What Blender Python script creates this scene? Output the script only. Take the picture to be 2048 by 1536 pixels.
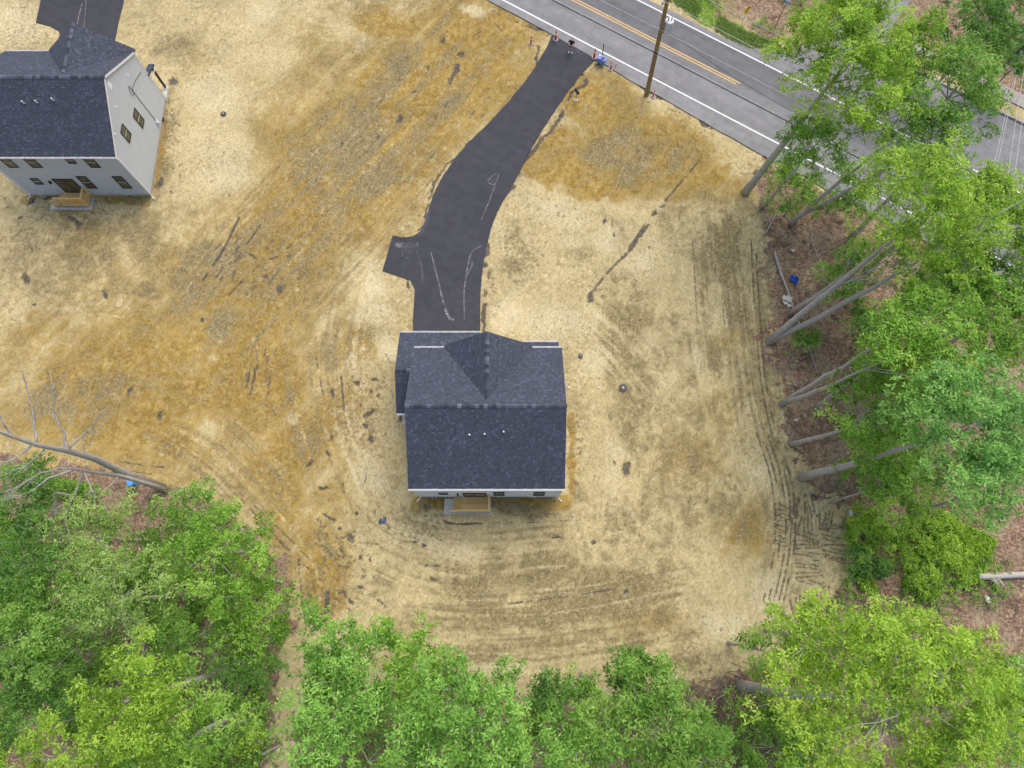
import bpy, bmesh, math, random
import numpy as np
from mathutils import Vector, Matrix

# ---------------------------------------------------------------- scene, camera, light
for o in list(bpy.data.objects): bpy.data.objects.remove(o, do_unlink=True)
scene = bpy.context.scene
COL = scene.collection
H_CAM, F_PX, TILT = 54.0, 1421.0, math.radians(15.8708)
cd = bpy.data.cameras.new('camera'); cd.sensor_fit = 'HORIZONTAL'; cd.sensor_width = 36.0
cd.lens = F_PX / 2048 * 36.0; cd.clip_start = 0.5; cd.clip_end = 2000
cam = bpy.data.objects.new('camera', cd); COL.objects.link(cam)
cam.location = (0, 0, H_CAM); cam.rotation_euler = (TILT, 0, 0); scene.camera = cam

SUN_EL, SUN_AZ = math.radians(60), math.radians(62)      # azimuth measured from +X towards +Y
world = bpy.data.worlds.new('World'); scene.world = world; world.use_nodes = True
wn = world.node_tree.nodes; wl = world.node_tree.links; wn.clear()
sky = wn.new('ShaderNodeTexSky'); sky.sky_type = 'NISHITA'; sky.sun_disc = False
sky.sun_elevation = SUN_EL; sky.sun_rotation = math.pi / 2 - SUN_AZ
sky.air_density = 1.0; sky.dust_density = 4.0; sky.ozone_density = 1.0
bg = wn.new('ShaderNodeBackground'); bg.inputs['Strength'].default_value = 0.14
wo = wn.new('ShaderNodeOutputWorld'); wl.new(sky.outputs[0], bg.inputs[0]); wl.new(bg.outputs[0], wo.inputs[0])
sd = bpy.data.lights.new('sun', 'SUN'); sd.energy = 1.1; sd.angle = math.radians(50); sd.color = (1.0, 0.95, 0.87)
sun = bpy.data.objects.new('sun', sd); COL.objects.link(sun); sun.location = (30, 30, 80)
sdir = Vector((math.cos(SUN_EL) * math.cos(SUN_AZ), math.cos(SUN_EL) * math.sin(SUN_AZ), math.sin(SUN_EL)))
sun.rotation_euler = sdir.to_track_quat('Z', 'Y').to_euler()
vs = scene.view_settings; vs.view_transform = 'Standard'; vs.look = 'None'; vs.gamma = 1.0
vs.use_curve_mapping = False; vs.exposure = 0.55

# ---------------------------------------------------------------- pixel <-> place
CT, ST = math.cos(TILT), math.sin(TILT)
def G(px, py, z=0.0):
    """ground/level position seen at photo pixel (2048x1536)"""
    cx, cy, cz = px - 1024.0, 768.0 - py, -F_PX
    d = (cx, CT * cy - ST * cz, ST * cy + CT * cz)
    t = (z - H_CAM) / d[2]
    return Vector((d[0] * t, d[1] * t, z))
def to_px(X, Y, Z=0.0):
    zz = Z - H_CAM
    yc = CT * Y + ST * zz; zc = np.minimum(-ST * Y + CT * zz, -4.0)
    return 1024 + F_PX * X / -zc, 768 - F_PX * yc / -zc

# ---------------------------------------------------------------- helpers
def tag(o, label=None, cat=None, group=None, kind=None):
    if label: o['label'] = label
    if cat: o['category'] = cat
    if group: o['group'] = group
    if kind: o['kind'] = kind
    return o
def empty(name, loc=(0, 0, 0), rz=0.0):
    o = bpy.data.objects.new(name, None); COL.objects.link(o)
    o.location = loc; o.rotation_euler = (0, 0, rz); o.empty_display_size = 0.3
    return o
def link_mesh(name, me, mat, parent=None, smooth=False):
    o = bpy.data.objects.new(name, me); COL.objects.link(o)
    if mat and not me.materials: me.materials.append(mat)
    if parent: o.parent = parent
    if smooth: me.polygons.foreach_set('use_smooth', [True] * len(me.polygons))
    return o
def inst(o, parent=None, loc=None, rot=None):
    c = o.copy(); COL.objects.link(c)
    if parent: c.parent = parent
    if loc is not None: c.location = loc
    if rot is not None: c.rotation_euler = rot
    return c
class MB:
    def __init__(s): s.v = []; s.f = []; s.t = []
    def quad(s, a, b, c, d, t=0.0):
        n = len(s.v); s.v += [tuple(a), tuple(b), tuple(c), tuple(d)]; s.f.append((n, n + 1, n + 2, n + 3)); s.t.append(t); return s
    def poly(s, pts, t=0.0):
        n = len(s.v); s.v += [tuple(p) for p in pts]; s.f.append(tuple(range(n, n + len(pts)))); s.t.append(t); return s
    def box(s, x0, y0, z0, x1, y1, z1, t=0.0):
        n = len(s.v)
        s.v += [(x0, y0, z0), (x1, y0, z0), (x1, y1, z0), (x0, y1, z0), (x0, y0, z1), (x1, y0, z1), (x1, y1, z1), (x0, y1, z1)]
        for q in ((0, 3, 2, 1), (4, 5, 6, 7), (0, 1, 5, 4), (1, 2, 6, 5), (2, 3, 7, 6), (3, 0, 4, 7)):
            s.f.append(tuple(n + i for i in q)); s.t.append(t)
        return s
    def bar(s, a, b, w, h, t=0.0):
        """square bar from a to b, width w (horizontal), height h"""
        a = Vector(a); b = Vector(b); d = (b - a).normalized()
        r = d.cross(Vector((0, 0, 1)))
        r = r.normalized() if r.length > 1e-4 else Vector((1, 0, 0))
        u = r.cross(d).normalized(); n = len(s.v)
        for p in (a, b):
            for i, j in ((-1, -1), (1, -1), (1, 1), (-1, 1)): s.v.append(tuple(p + r * (i * w / 2) + u * (j * h / 2)))
        for q in ((0, 1, 2, 3), (7, 6, 5, 4), (0, 4, 5, 1), (1, 5, 6, 2), (2, 6, 7, 3), (3, 7, 4, 0)):
            s.f.append(tuple(n + i for i in q)); s.t.append(t)
        return s
    def tube(s, pts, rad, sides=6, t=0.0, cap=True):
        pts = [Vector(p) for p in pts]; k = len(pts)
        if not hasattr(rad, '__len__'): rad = [rad] * k
        n0 = len(s.v); ref = Vector((0.3, 0.1, 0.95))
        for i, p in enumerate(pts):
            d = (pts[min(i + 1, k - 1)] - pts[max(i - 1, 0)])
            d = d.normalized() if d.length > 1e-6 else Vector((0, 0, 1))
            r = d.cross(ref if abs(d.dot(ref)) < 0.97 else Vector((1, 0, 0))).normalized(); u = d.cross(r)
            for j in range(sides):
                a = 2 * math.pi * j / sides
                s.v.append(tuple(p + (r * math.cos(a) + u * math.sin(a)) * rad[i]))
        for i in range(k - 1):
            for j in range(sides):
                a = n0 + i * sides + j; b = n0 + i * sides + (j + 1) % sides
                s.f.append((a, b, b + sides, a + sides)); s.t.append(t)
        if cap:
            s.f.append(tuple(n0 + j for j in range(sides))[::-1]); s.t.append(t)
            s.f.append(tuple(n0 + (k - 1) * sides + j for j in range(sides))); s.t.append(t)
        return s
    def lathe(s, prof, sides=16, c=(0, 0, 0), t=0.0):
        n0 = len(s.v)
        for r, z in prof:
            for j in range(sides):
                a = 2 * math.pi * j / sides; s.v.append((c[0] + r * math.cos(a), c[1] + r * math.sin(a), c[2] + z))
        for i in range(len(prof) - 1):
            for j in range(sides):
                a = n0 + i * sides + j; b = n0 + i * sides + (j + 1) % sides
                s.f.append((a, b, b + sides, a + sides)); s.t.append(t)
        s.f.append(tuple(n0 + j for j in range(sides))[::-1]); s.t.append(t)
        s.f.append(tuple(n0 + (len(prof) - 1) * sides + j for j in range(sides))); s.t.append(t)
        return s
    def mesh(s, name):
        me = bpy.data.meshes.new(name); me.from_pydata(s.v, [], s.f); me.update()
        if any(s.t):
            at = me.attributes.new('tint', 'FLOAT', 'FACE'); at.data.foreach_set('value', np.array(s.t, dtype=np.float32))
        return me
    def build(s, name, mat, parent=None, smooth=False):
        return link_mesh(name, s.mesh(name), mat, parent, smooth)

def catmull(pts, n=8):
    P = [np.array(p, float) for p in pts]; P = [2 * P[0] - P[1]] + P + [2 * P[-1] - P[-2]]; out = []
    for i in range(1, len(P) - 2):
        for k in range(n):
            t = k / n
            out.append(0.5 * ((2 * P[i]) + (-P[i - 1] + P[i + 1]) * t + (2 * P[i - 1] - 5 * P[i] + 4 * P[i + 1] - P[i + 2]) * t * t + (-P[i - 1] + 3 * P[i] - 3 * P[i + 1] + P[i + 2]) * t ** 3))
    out.append(P[-2]); return out

# ---------------------------------------------------------------- materials
class NT:
    def __init__(s, name):
        s.m = bpy.data.materials.new(name); s.m.use_nodes = True
        s.n = s.m.node_tree.nodes; s.l = s.m.node_tree.links; s.n.clear()
        s.out = s.n.new('ShaderNodeOutputMaterial'); s.p = s.n.new('ShaderNodeBsdfPrincipled')
        s.l.new(s.p.outputs[0], s.out.inputs[0]); s._c = None
    def set(s, sock, v):
        if hasattr(v, 'is_linked') or hasattr(v, 'links'): s.l.new(v, sock)
        elif isinstance(v, (tuple, list)) and len(v) == 3 and sock.type == 'RGBA': sock.default_value = (*v, 1)
        else: sock.default_value = v
    def coord(s):
        if s._c is None: s._c = s.n.new('ShaderNodeTexCoord')
        return s._c.outputs['Object']
    def world(s):
        g = s.n.new('ShaderNodeNewGeometry'); return g.outputs['Position']
    def mapping(s, v, scale=(1, 1, 1), rot=(0, 0, 0), loc=(0, 0, 0)):
        m = s.n.new('ShaderNodeMapping'); s.l.new(v, m.inputs[0])
        m.inputs['Scale'].default_value = scale; m.inputs['Rotation'].default_value = rot; m.inputs['Location'].default_value = loc
        return m.outputs[0]
    def noise(s, v, scale, detail=3, rough=0.55, dist=0.0, col=False):
        t = s.n.new('ShaderNodeTexNoise'); s.l.new(v, t.inputs['Vector'])
        t.inputs['Scale'].default_value = scale; t.inputs['Detail'].default_value = detail
        t.inputs['Roughness'].default_value = rough; t.inputs['Distortion'].default_value = dist
        return t.outputs['Color' if col else 'Fac']
    def voronoi(s, v, scale, out='Color'):
        t = s.n.new('ShaderNodeTexVoronoi'); s.l.new(v, t.inputs['Vector']); t.inputs['Scale'].default_value = scale
        return t.outputs[out]
    def attr(s, name, out='Fac'):
        a = s.n.new('ShaderNodeAttribute'); a.attribute_name = name; return a.outputs[out]
    def sep(s, c):
        x = s.n.new('ShaderNodeSeparateColor'); s.l.new(c, x.inputs[0]); return x.outputs
    def math(s, op, a, b=0.0, c=0.0, clamp=False):
        m = s.n.new('ShaderNodeMath'); m.operation = op; m.use_clamp = clamp
        s.set(m.inputs[0], a); s.set(m.inputs[1], b); s.set(m.inputs[2], c); return m.outputs[0]
    def step(s, v, lo, hi, a=0.0, b=1.0):
        m = s.n.new('ShaderNodeMapRange'); m.interpolation_type = 'SMOOTHSTEP'
        s.set(m.inputs[0], v); m.inputs[1].default_value = lo; m.inputs[2].default_value = hi
        m.inputs[3].default_value = a; m.inputs[4].default_value = b; return m.outputs[0]
    def mix(s, f, a, b, mode='MIX'):
        m = s.n.new('ShaderNodeMix'); m.data_type = 'RGBA'; m.blend_type = mode
        s.set(m.inputs[0], f); s.set(m.inputs[6], a); s.set(m.inputs[7], b); return m.outputs[2]
    def ramp(s, f, stops):
        r = s.n.new('ShaderNodeValToRGB'); s.l.new(f, r.inputs[0]); e = r.color_ramp.elements
        while len(e) < len(stops): e.new(0.5)
        for el, (p, c) in zip(e, stops): el.position = p; el.color = (*c, 1)
        return r.outputs[0]
    def bump(s, h, strength=0.3, dist=0.05):
        b = s.n.new('ShaderNodeBump'); b.inputs['Strength'].default_value = strength; b.inputs['Distance'].default_value = dist
        s.l.new(h, b.inputs['Height']); s.l.new(b.outputs[0], s.p.inputs['Normal'])
    def done(s, color, rough=0.8, spec=0.3, metal=0.0):
        s.set(s.p.inputs['Base Color'], color); s.set(s.p.inputs['Roughness'], rough)
        s.p.inputs['Specular IOR Level'].default_value = spec; s.p.inputs['Metallic'].default_value = metal
        return s.m

def plain(name, col, rough=0.6, spec=0.3, metal=0.0, var=0.18, scale=3.0):
    n = NT(name); f = n.noise(n.world(), scale, 4, 0.6)
    lo = tuple(c * (1 - var) for c in col); hi = tuple(min(1, c * (1 + var)) for c in col)
    return n.done(n.ramp(f, [(0.3, lo), (0.7, hi)]), rough, spec, metal)

def mat_ground():
    n = NT('ground_soil'); w = n.world()
    m1 = n.sep(n.attr('m1', 'Color')); m2 = n.sep(n.attr('m2', 'Color'))
    ochre, olive, litter = m1[0], m1[1], m1[2]; dark, green, fleck = m2[0], m2[1], m2[2]
    S = lambda v, lo=0.34, hi=0.66: n.step(v, lo, hi)
    nb = S(n.noise(w, 0.35, 4, 0.6)); nm = S(n.noise(w, 1.5, 5, 0.68)); nf = S(n.noise(w, 5.0, 4, 0.72)); nx = S(n.noise(n.mapping(w, loc=(7, 3, 0)), 11.0, 3, 0.75))
    fa = n.noise(n.mapping(n.mapping(w, rot=(0, 0, 0.6)), (1.9, 6, 1)), 1.0, 4, 0.72, 0.8)
    fb = n.noise(n.mapping(n.mapping(w, rot=(0, 0, -0.75)), (1.9, 6, 1)), 1.0, 4, 0.72, 0.8)
    fc = n.noise(n.mapping(n.mapping(w, rot=(0, 0, 1.75)), (1.6, 6, 1)), 1.0, 4, 0.72, 0.8)
    sel = n.step(n.noise(w, 1.3, 2), 0.42, 0.58); sel2 = n.step(n.noise(n.mapping(w, loc=(31, 7, 0)), 1.1, 2), 0.45, 0.60)
    fib = S(n.sep(n.mix(sel2, n.mix(sel, fa, fb), fc))[0], 0.30, 0.70)
    A = lambda a, ka, b, kb: n.math('ADD', n.math('MULTIPLY', a, ka), n.math('MULTIPLY', b, kb))
    tx = A(fib, 0.55, A(nf, 0.5, nx, 0.5), 0.45)
    straw = n.ramp(tx, [(0.10, (0.36, 0.275, 0.128)), (0.38, (0.485, 0.392, 0.197)), (0.62, (0.575, 0.482, 0.262)), (0.90, (0.70, 0.61, 0.375))])
    och = n.ramp(A(nm, 0.4, tx, 0.6), [(0.12, (0.205, 0.132, 0.036)), (0.42, (0.335, 0.225, 0.060)), (0.65, (0.425, 0.298, 0.090)), (0.92, (0.54, 0.41, 0.175))])
    oli = n.ramp(tx, [(0.10, (0.135, 0.105, 0.050)), (0.45, (0.25, 0.200, 0.098)), (0.75, (0.365, 0.298, 0.155)), (0.95, (0.49, 0.41, 0.23))])
    lc = n.sep(n.voronoi(w, 6.0))[0]
    lit = n.mix(0.5, n.ramp(lc, [(0.0, (0.10, 0.06, 0.040)), (0.45, (0.24, 0.145, 0.095)), (0.8, (0.36, 0.235, 0.16)), (1.0, (0.55, 0.43, 0.31))]),
                n.ramp(A(nf, .6, nx, .4), [(0.15, (0.085, 0.055, 0.036)), (0.5, (0.25, 0.16, 0.105)), (0.85, (0.47, 0.345, 0.245))]))
    lit = n.mix(n.step(n.noise(n.mapping(w, loc=(4, 17, 0)), 0.5, 4, 0.65), 0.44, 0.62, 0.0, 0.75), lit, n.ramp(tx, [(0.2, (0.15, 0.11, 0.07)), (0.75, (0.46, 0.36, 0.245))]))
    lit = n.mix(n.step(n.noise(n.mapping(w, loc=(14, 3, 0)), 0.9, 4, 0.7), 0.54, 0.68, 0.0, 0.75), lit, (0.065, 0.046, 0.032))
    jn = A(nm, 0.5, A(nf, .6, nx, .4), 0.5)
    def m(mask, lo, hi, k=0.8): return n.step(n.math('ADD', mask, n.math('MULTIPLY', n.math('SUBTRACT', jn, 0.5), k)), lo, hi)
    c = n.mix(m(ochre, 0.05, 0.90), straw, och)
    c = n.mix(m(olive, 0.12, 0.95), c, oli)
    pl = n.attr('m1', 'Alpha'); c = n.mix(n.math('MULTIPLY', m(pl, 0.18, 0.9), 0.72), c, n.ramp(tx, [(0.1, (0.46, 0.375, 0.205)), (0.4, (0.605, 0.52, 0.312)), (0.85, (0.75, 0.665, 0.435))]))
    # gaps in the straw where the dark seed bed shows
    fk = n.noise(n.mapping(w, loc=(3, 11, 0)), 3.0, 5, 0.78, 0.6)
    fth = n.math('ADD', fk, n.math('MULTIPLY', fleck, 0.15))
    c = n.mix(n.step(fth, 0.60, 0.73, 0.0, 0.68), c, n.mix(nf, (0.11, 0.084, 0.042), (0.22, 0.168, 0.085)))
    c = n.mix(n.step(n.noise(n.mapping(w, loc=(9, 1, 0)), 1.2, 4, 0.7), 0.55, 0.72, 0.0, 0.35), c, n.ramp(tx, [(0.2, (0.46, 0.375, 0.20)), (0.8, (0.70, 0.615, 0.39))]))
    c = n.mix(m(litter, 0.34, 0.62), c, lit)
    gcol = n.ramp(A(nf, .5, nx, .5), [(0.15, (0.05, 0.10, 0.018)), (0.5, (0.15, 0.26, 0.035)), (0.85, (0.32, 0.42, 0.09))])
    c = n.mix(m(green, 0.38, 0.66), c, gcol)
    dn = n.noise(n.mapping(w, loc=(2, 2, 0)), 4.2, 5, 0.8)
    c = n.mix(n.step(n.math('ADD', dark, n.math('MULTIPLY', n.math('SUBTRACT', dn, 0.5), 2.0)), 0.36, 0.74, 0.0, 0.92), c, n.mix(n.step(dark, 0.45, 0.9), n.mix(nf, (0.13, 0.098, 0.06), (0.24, 0.185, 0.115)), n.mix(nf, (0.062, 0.056, 0.051), (0.150, 0.128, 0.102))))  # brown for painted groove shade and faint soil marks, charcoal for dark soil
    tone = n.math('MULTIPLY_ADD', nb, 0.16, 0.90)
    mx = n.n.new('ShaderNodeVectorMath'); mx.operation = 'SCALE'; n.l.new(c, mx.inputs[0]); n.l.new(tone, mx.inputs['Scale'])
    n.bump(n.math('ADD', tx, n.math('MULTIPLY', n.step(fth, 0.58, 0.70), -0.5)), 0.45, 0.08)
    return n.done(mx.outputs[0], 0.95, 0.1)

def mat_asphalt(name, lo, hi, streak=0.0):
    n = NT(name); w = n.world()
    f = n.noise(w, 1.2, 5, 0.65); g = n.noise(w, 18, 3, 0.7); b = n.noise(w, 0.18, 3)
    s = n.noise(n.mapping(n.mapping(w, rot=(0, 0, 0.569)), (0.2, 1.6, 1)), 1.0, 4, 0.6)
    v = n.math('ADD', n.math('MULTIPLY', f, 0.35), n.math('ADD', n.math('MULTIPLY', g, 0.2), n.math('ADD', n.math('MULTIPLY', b, 0.2), n.math('MULTIPLY', s, 0.25))))
    c = n.ramp(v, [(0.36, lo), (0.62, hi)])
    if streak:
        d = n.step(n.noise(n.mapping(w, loc=(5, 5, 0)), 0.9, 6, 0.75, 0.5), 0.58, 0.8, 0.0, streak)
        c = n.mix(d, c, (0.20, 0.19, 0.19))
        p = n.step(n.noise(w, 9, 2, 0.5), 0.74, 0.78, 0.0, 0.6); c = n.mix(p, c, (0.30, 0.28, 0.25))
    n.bump(g, 0.25, 0.02)
    return n.done(c, 0.85, 0.25)

def mat_road():
    """two lanes resurfaced at different times: near lane and shoulder pale, far lane darker"""
    m = mat_asphalt('road_asphalt', (0.165, 0.165, 0.167), (0.285, 0.282, 0.28)); nt = m.node_tree; N, L = nt.nodes, nt.links
    pr = next(x for x in N if x.type == 'BSDF_PRINCIPLED'); src = pr.inputs['Base Color'].links[0].from_socket
    g = N.new('ShaderNodeNewGeometry'); d = N.new('ShaderNodeVectorMath'); d.operation = 'DOT_PRODUCT'; d.inputs[1].default_value = (0.53884061, 0.84240774, 0); L.new(g.outputs['Position'], d.inputs[0])
    nz = N.new('ShaderNodeTexNoise'); nz.inputs['Scale'].default_value = 0.8; nz.inputs['Detail'].default_value = 4; L.new(g.outputs['Position'], nz.inputs['Vector'])
    ad = N.new('ShaderNodeMath'); ad.operation = 'MULTIPLY_ADD'; ad.inputs[1].default_value = 0.7; L.new(nz.outputs['Fac'], ad.inputs[0]); L.new(d.outputs['Value'], ad.inputs[2])
    mr = N.new('ShaderNodeMapRange'); off = 0.88 * 0.53884061 + 51.48 * 0.84240774 + 0.35
    mr.inputs[1].default_value = off - 2; mr.inputs[2].default_value = off + 9; L.new(ad.outputs[0], mr.inputs[0])
    r = N.new('ShaderNodeValToRGB'); L.new(mr.outputs[0], r.inputs[0]); e = r.color_ramp.elements
    st = [(0.0, 1.12), (0.17, 1.05), (0.22, 0.92), (0.33, 1.04), (0.43, 0.93), (0.50, 0.86), (0.53, 0.70), (0.62, 0.64), (0.70, 0.72), (0.77, 0.66), (0.83, 1.05), (1.0, 1.1)]
    while len(e) < len(st): e.new(0.5)
    for el, (p, v) in zip(e, st): el.position = p; el.color = (v, v, v * (1.03 if v < .8 else 1.0), 1)
    mx = N.new('ShaderNodeMix'); mx.data_type = 'RGBA'; mx.blend_type = 'MULTIPLY'; mx.inputs[0].default_value = 1; L.new(src, mx.inputs[6]); L.new(r.outputs[0], mx.inputs[7]); L.new(mx.outputs[2], pr.inputs['Base Color'])
    return m
def mat_paint(name, col, wear=0.5):
    n = NT(name); w = n.world()
    f = n.step(n.noise(w, 7, 5, 0.75), 0.58, 0.72, 0.0, wear); 
    return n.done(n.mix(f, col, (0.13, 0.125, 0.125)), 0.7, 0.3)

def mat_shingle():
    n = NT('asphalt_shingles'); t = n.attr('tint'); w = n.coord()
    oi = n.n.new('ShaderNodeObjectInfo').outputs['Random']
    c = n.ramp(t, [(0.0, (0.034, 0.040, 0.058)), (0.35, (0.055, 0.065, 0.092)), (0.7, (0.078, 0.091, 0.130)), (0.9, (0.112, 0.127, 0.176)), (1.0, (0.16, 0.175, 0.23))])
    g = n.noise(w, 30, 2, 0.6); b = n.noise(w, 0.5, 3)
    c = n.mix(n.step(b, 0.35, 0.65, 0.0, 0.22), c, (0.040, 0.050, 0.058))
    c = n.mix(0.18, c, n.ramp(g, [(0.3, (0.015, 0.015, 0.02)), (0.7, (0.12, 0.12, 0.14))]))
    return n.done(c, 0.88, 0.25)
def mat_cap():
    n = NT('ridge_cap_shingle'); oi = n.n.new('ShaderNodeObjectInfo').outputs['Random']
    c = n.ramp(oi, [(0.0, (0.04, 0.045, 0.06)), (0.5, (0.07, 0.078, 0.105)), (0.8, (0.11, 0.12, 0.16)), (1.0, (0.17, 0.18, 0.225))])
    return n.done(c, 0.88, 0.25)

def mat_leaf(name, dark, mid, light, trans=0.44):
    n = NT(name); t = n.attr('tint'); b = n.noise(n.world(), 0.28, 3, 0.6)
    v = n.math('ADD', n.math('MULTIPLY', t, 0.75), n.math('MULTIPLY', b, 0.3))
    c = n.ramp(v, [(0.15, dark), (0.5, mid), (0.9, light)])
    n.set(n.p.inputs['Base Color'], c); n.p.inputs['Roughness'].default_value = 0.5
    n.p.inputs['Specular IOR Level'].default_value = 0.35
    tr = n.n.new('ShaderNodeBsdfTranslucent'); n.l.new(n.mix(1.0, c, (1.0, 1.0, 0.55), 'MULTIPLY'), tr.inputs[0])
    mx = n.n.new('ShaderNodeMixShader'); mx.inputs[0].default_value = trans
    n.l.new(n.p.outputs[0], mx.inputs[1]); n.l.new(tr.outputs[0], mx.inputs[2]); n.l.new(mx.outputs[0], n.out.inputs[0])
    return n.m
def mat_bark(name, lo, hi):
    n = NT(name); w = n.world()
    f = n.noise(n.mapping(w, (9, 9, 1.6)), 1.0, 5, 0.7); g = n.noise(w, 1.4, 3)
    c = n.mix(n.step(g, 0.4, 0.7, 0, 0.5), n.ramp(f, [(0.3, lo), (0.7, hi)]), tuple(x * 0.75 for x in hi))
    n.bump(f, 0.5, 0.03)
    return n.done(c, 0.9, 0.15)
def mat_wood(name, lo, hi, axis=0):
    n = NT(name); w = n.coord(); sc = [14, 14, 14]; sc[axis] = 1.2
    oi = n.n.new('ShaderNodeObjectInfo').outputs['Random']
    f = n.noise(n.mapping(w, tuple(sc)), 1.0, 4, 0.65)
    c = n.ramp(n.math('ADD', n.math('MULTIPLY', f, 0.7), n.math('MULTIPLY', oi, 0.3)), [(0.3, lo), (0.75, hi)])
    return n.done(c, 0.7, 0.25)
def mat_mark(name, col, lo=0.42, hi=0.62, amt=0.75):
    """thin dusty/painted film with broken edges"""
    n = NT(name); w = n.world()
    f = n.math('ADD', n.math('MULTIPLY', n.noise(w, 3.0, 5, 0.75), 0.6), n.math('MULTIPLY', n.noise(w, 14, 3, 0.7), 0.4))
    n.done(col, 0.9, 0.1); n.set(n.p.inputs['Alpha'], n.step(f, lo, hi, 0.0, amt)); return n.m

M = dict(
    ground=mat_ground(), road=mat_road(),
    road2=mat_asphalt('side_asphalt', (0.165, 0.165, 0.167), (0.29, 0.285, 0.285)),
    drive=mat_asphalt('new_asphalt', (0.040, 0.041, 0.049), (0.066, 0.067, 0.079), 0.08),
    white_line=mat_paint('road_paint_white', (0.78, 0.78, 0.76), 0.45), yellow_line=mat_paint('road_paint_yellow', (0.70, 0.45, 0.17), 0.6),
    shingle=mat_shingle(), cap=mat_cap(), siding=plain('white_vinyl_siding', (0.74, 0.75, 0.80), 0.55, 0.3, var=0.04, scale=1.2), siding_g=plain('grey_vinyl_siding', (0.50, 0.53, 0.54), 0.55, 0.3, var=0.04, scale=1.2),
    trim=plain('white_trim', (0.80, 0.80, 0.80), 0.45, 0.4, var=0.04), found=plain('parged_foundation', (0.50, 0.40, 0.27), 0.9, 0.1, var=0.2),
    black=plain('black_metal', (0.02, 0.02, 0.022), 0.45, 0.4), frame=plain('black_window_frame', (0.025, 0.026, 0.026), 0.5, 0.4),
    concrete=plain('concrete', (0.60, 0.575, 0.53), 0.9, 0.15, var=0.14, scale=5), walk=plain('sidewalk_concrete', (0.38, 0.35, 0.32), 0.9, 0.15, var=0.15),
    deck=mat_wood('new_deck_lumber', (0.68, 0.44, 0.14), (0.90, 0.66, 0.30)), deckv=mat_wood('new_deck_posts', (0.68, 0.44, 0.14), (0.90, 0.66, 0.30), 2),
    bark=mat_bark('grey_bark', (0.30, 0.275, 0.245), (0.60, 0.56, 0.50)), bark_dead=mat_bark('weathered_dead_wood', (0.26, 0.24, 0.215), (0.58, 0.54, 0.49)),
    bark_dark=mat_bark('brown_bark', (0.11, 0.085, 0.065), (0.27, 0.22, 0.17)), pole=mat_bark('utility_pole_wood', (0.19, 0.13, 0.055), (0.42, 0.30, 0.14)),
    pole2=mat_bark('old_pole_wood', (0.12, 0.105, 0.095), (0.26, 0.235, 0.21)),
    galv=plain('grey_painted_steel', (0.62, 0.65, 0.68), 0.4, 0.5, var=0.08), cable_b=plain('black_cable', (0.015, 0.015, 0.017), 0.6),
    cable_g=plain('aluminium_wire', (0.55, 0.55, 0.56), 0.5, 0.4), orange=plain('orange_plastic', (0.80, 0.10, 0.045), 0.5, 0.4, var=0.1),
    reflect=plain('white_reflective_band', (0.85, 0.85, 0.85), 0.4, 0.4, var=0.03), base_grey=plain('grey_rubber', (0.40, 0.38, 0.37), 0.8, var=0.2),
    blue=plain('blue_plastic', (0.16, 0.27, 0.66), 0.45, 0.4), scrapblue=plain('faded_blue_plastic', (0.07, 0.11, 0.22), 0.5, var=0.4, scale=6), tarp=plain('blue_tarp', (0.02, 0.10, 0.50), 0.4, 0.5, var=0.4, scale=6), barrel=plain('light_blue_drum', (0.12, 0.32, 0.68), 0.45, 0.4),
    sign_y=plain('yellow_sign', (0.75, 0.42, 0.02), 0.5), sign_g=plain('street_sign_blade', (0.28, 0.36, 0.52), 0.5),
    card=plain('pale_scrap', (0.58, 0.53, 0.49), 0.8, var=0.15, scale=6), litter_w=plain('white_plastic', (0.78, 0.77, 0.78), 0.5), red=plain('red_card', (0.62, 0.08, 0.06), 0.6),
    skin=plain('skin', (0.60, 0.36, 0.27), 0.55, 0.3, var=0.05), hair=plain('dark_hair', (0.012, 0.010, 0.009), 0.5), cloth_b=plain('black_cloth', (0.014, 0.014, 0.015), 0.85),
    cloth_p=plain('pink_cloth', (0.62, 0.30, 0.33), 0.8, var=0.1), shoe=plain('white_shoe', (0.82, 0.82, 0.83), 0.6, var=0.05),
    iron=plain('dark_cover', (0.10, 0.095, 0.09), 0.6, 0.4, var=0.3), dust=mat_mark('dust_film', (0.26, 0.25, 0.27), 0.40, 0.66, 0.45), dust2=mat_mark('pale_scrape', (0.42, 0.41, 0.42), 0.38, 0.62, 0.55),
    grassblade=mat_leaf('verge_grass', (0.05, 0.10, 0.015), (0.14, 0.25, 0.035), (0.30, 0.42, 0.09), 0.25),
)
def glass():
    n = NT('window_glass'); f = n.noise(n.world(), 0.9, 3, 0.6, 1.0)
    return n.done(n.ramp(f, [(0.35, (0.035, 0.040, 0.028)), (0.6, (0.10, 0.10, 0.062))]), 0.06, 0.6)
M['glass'] = glass()
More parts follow.
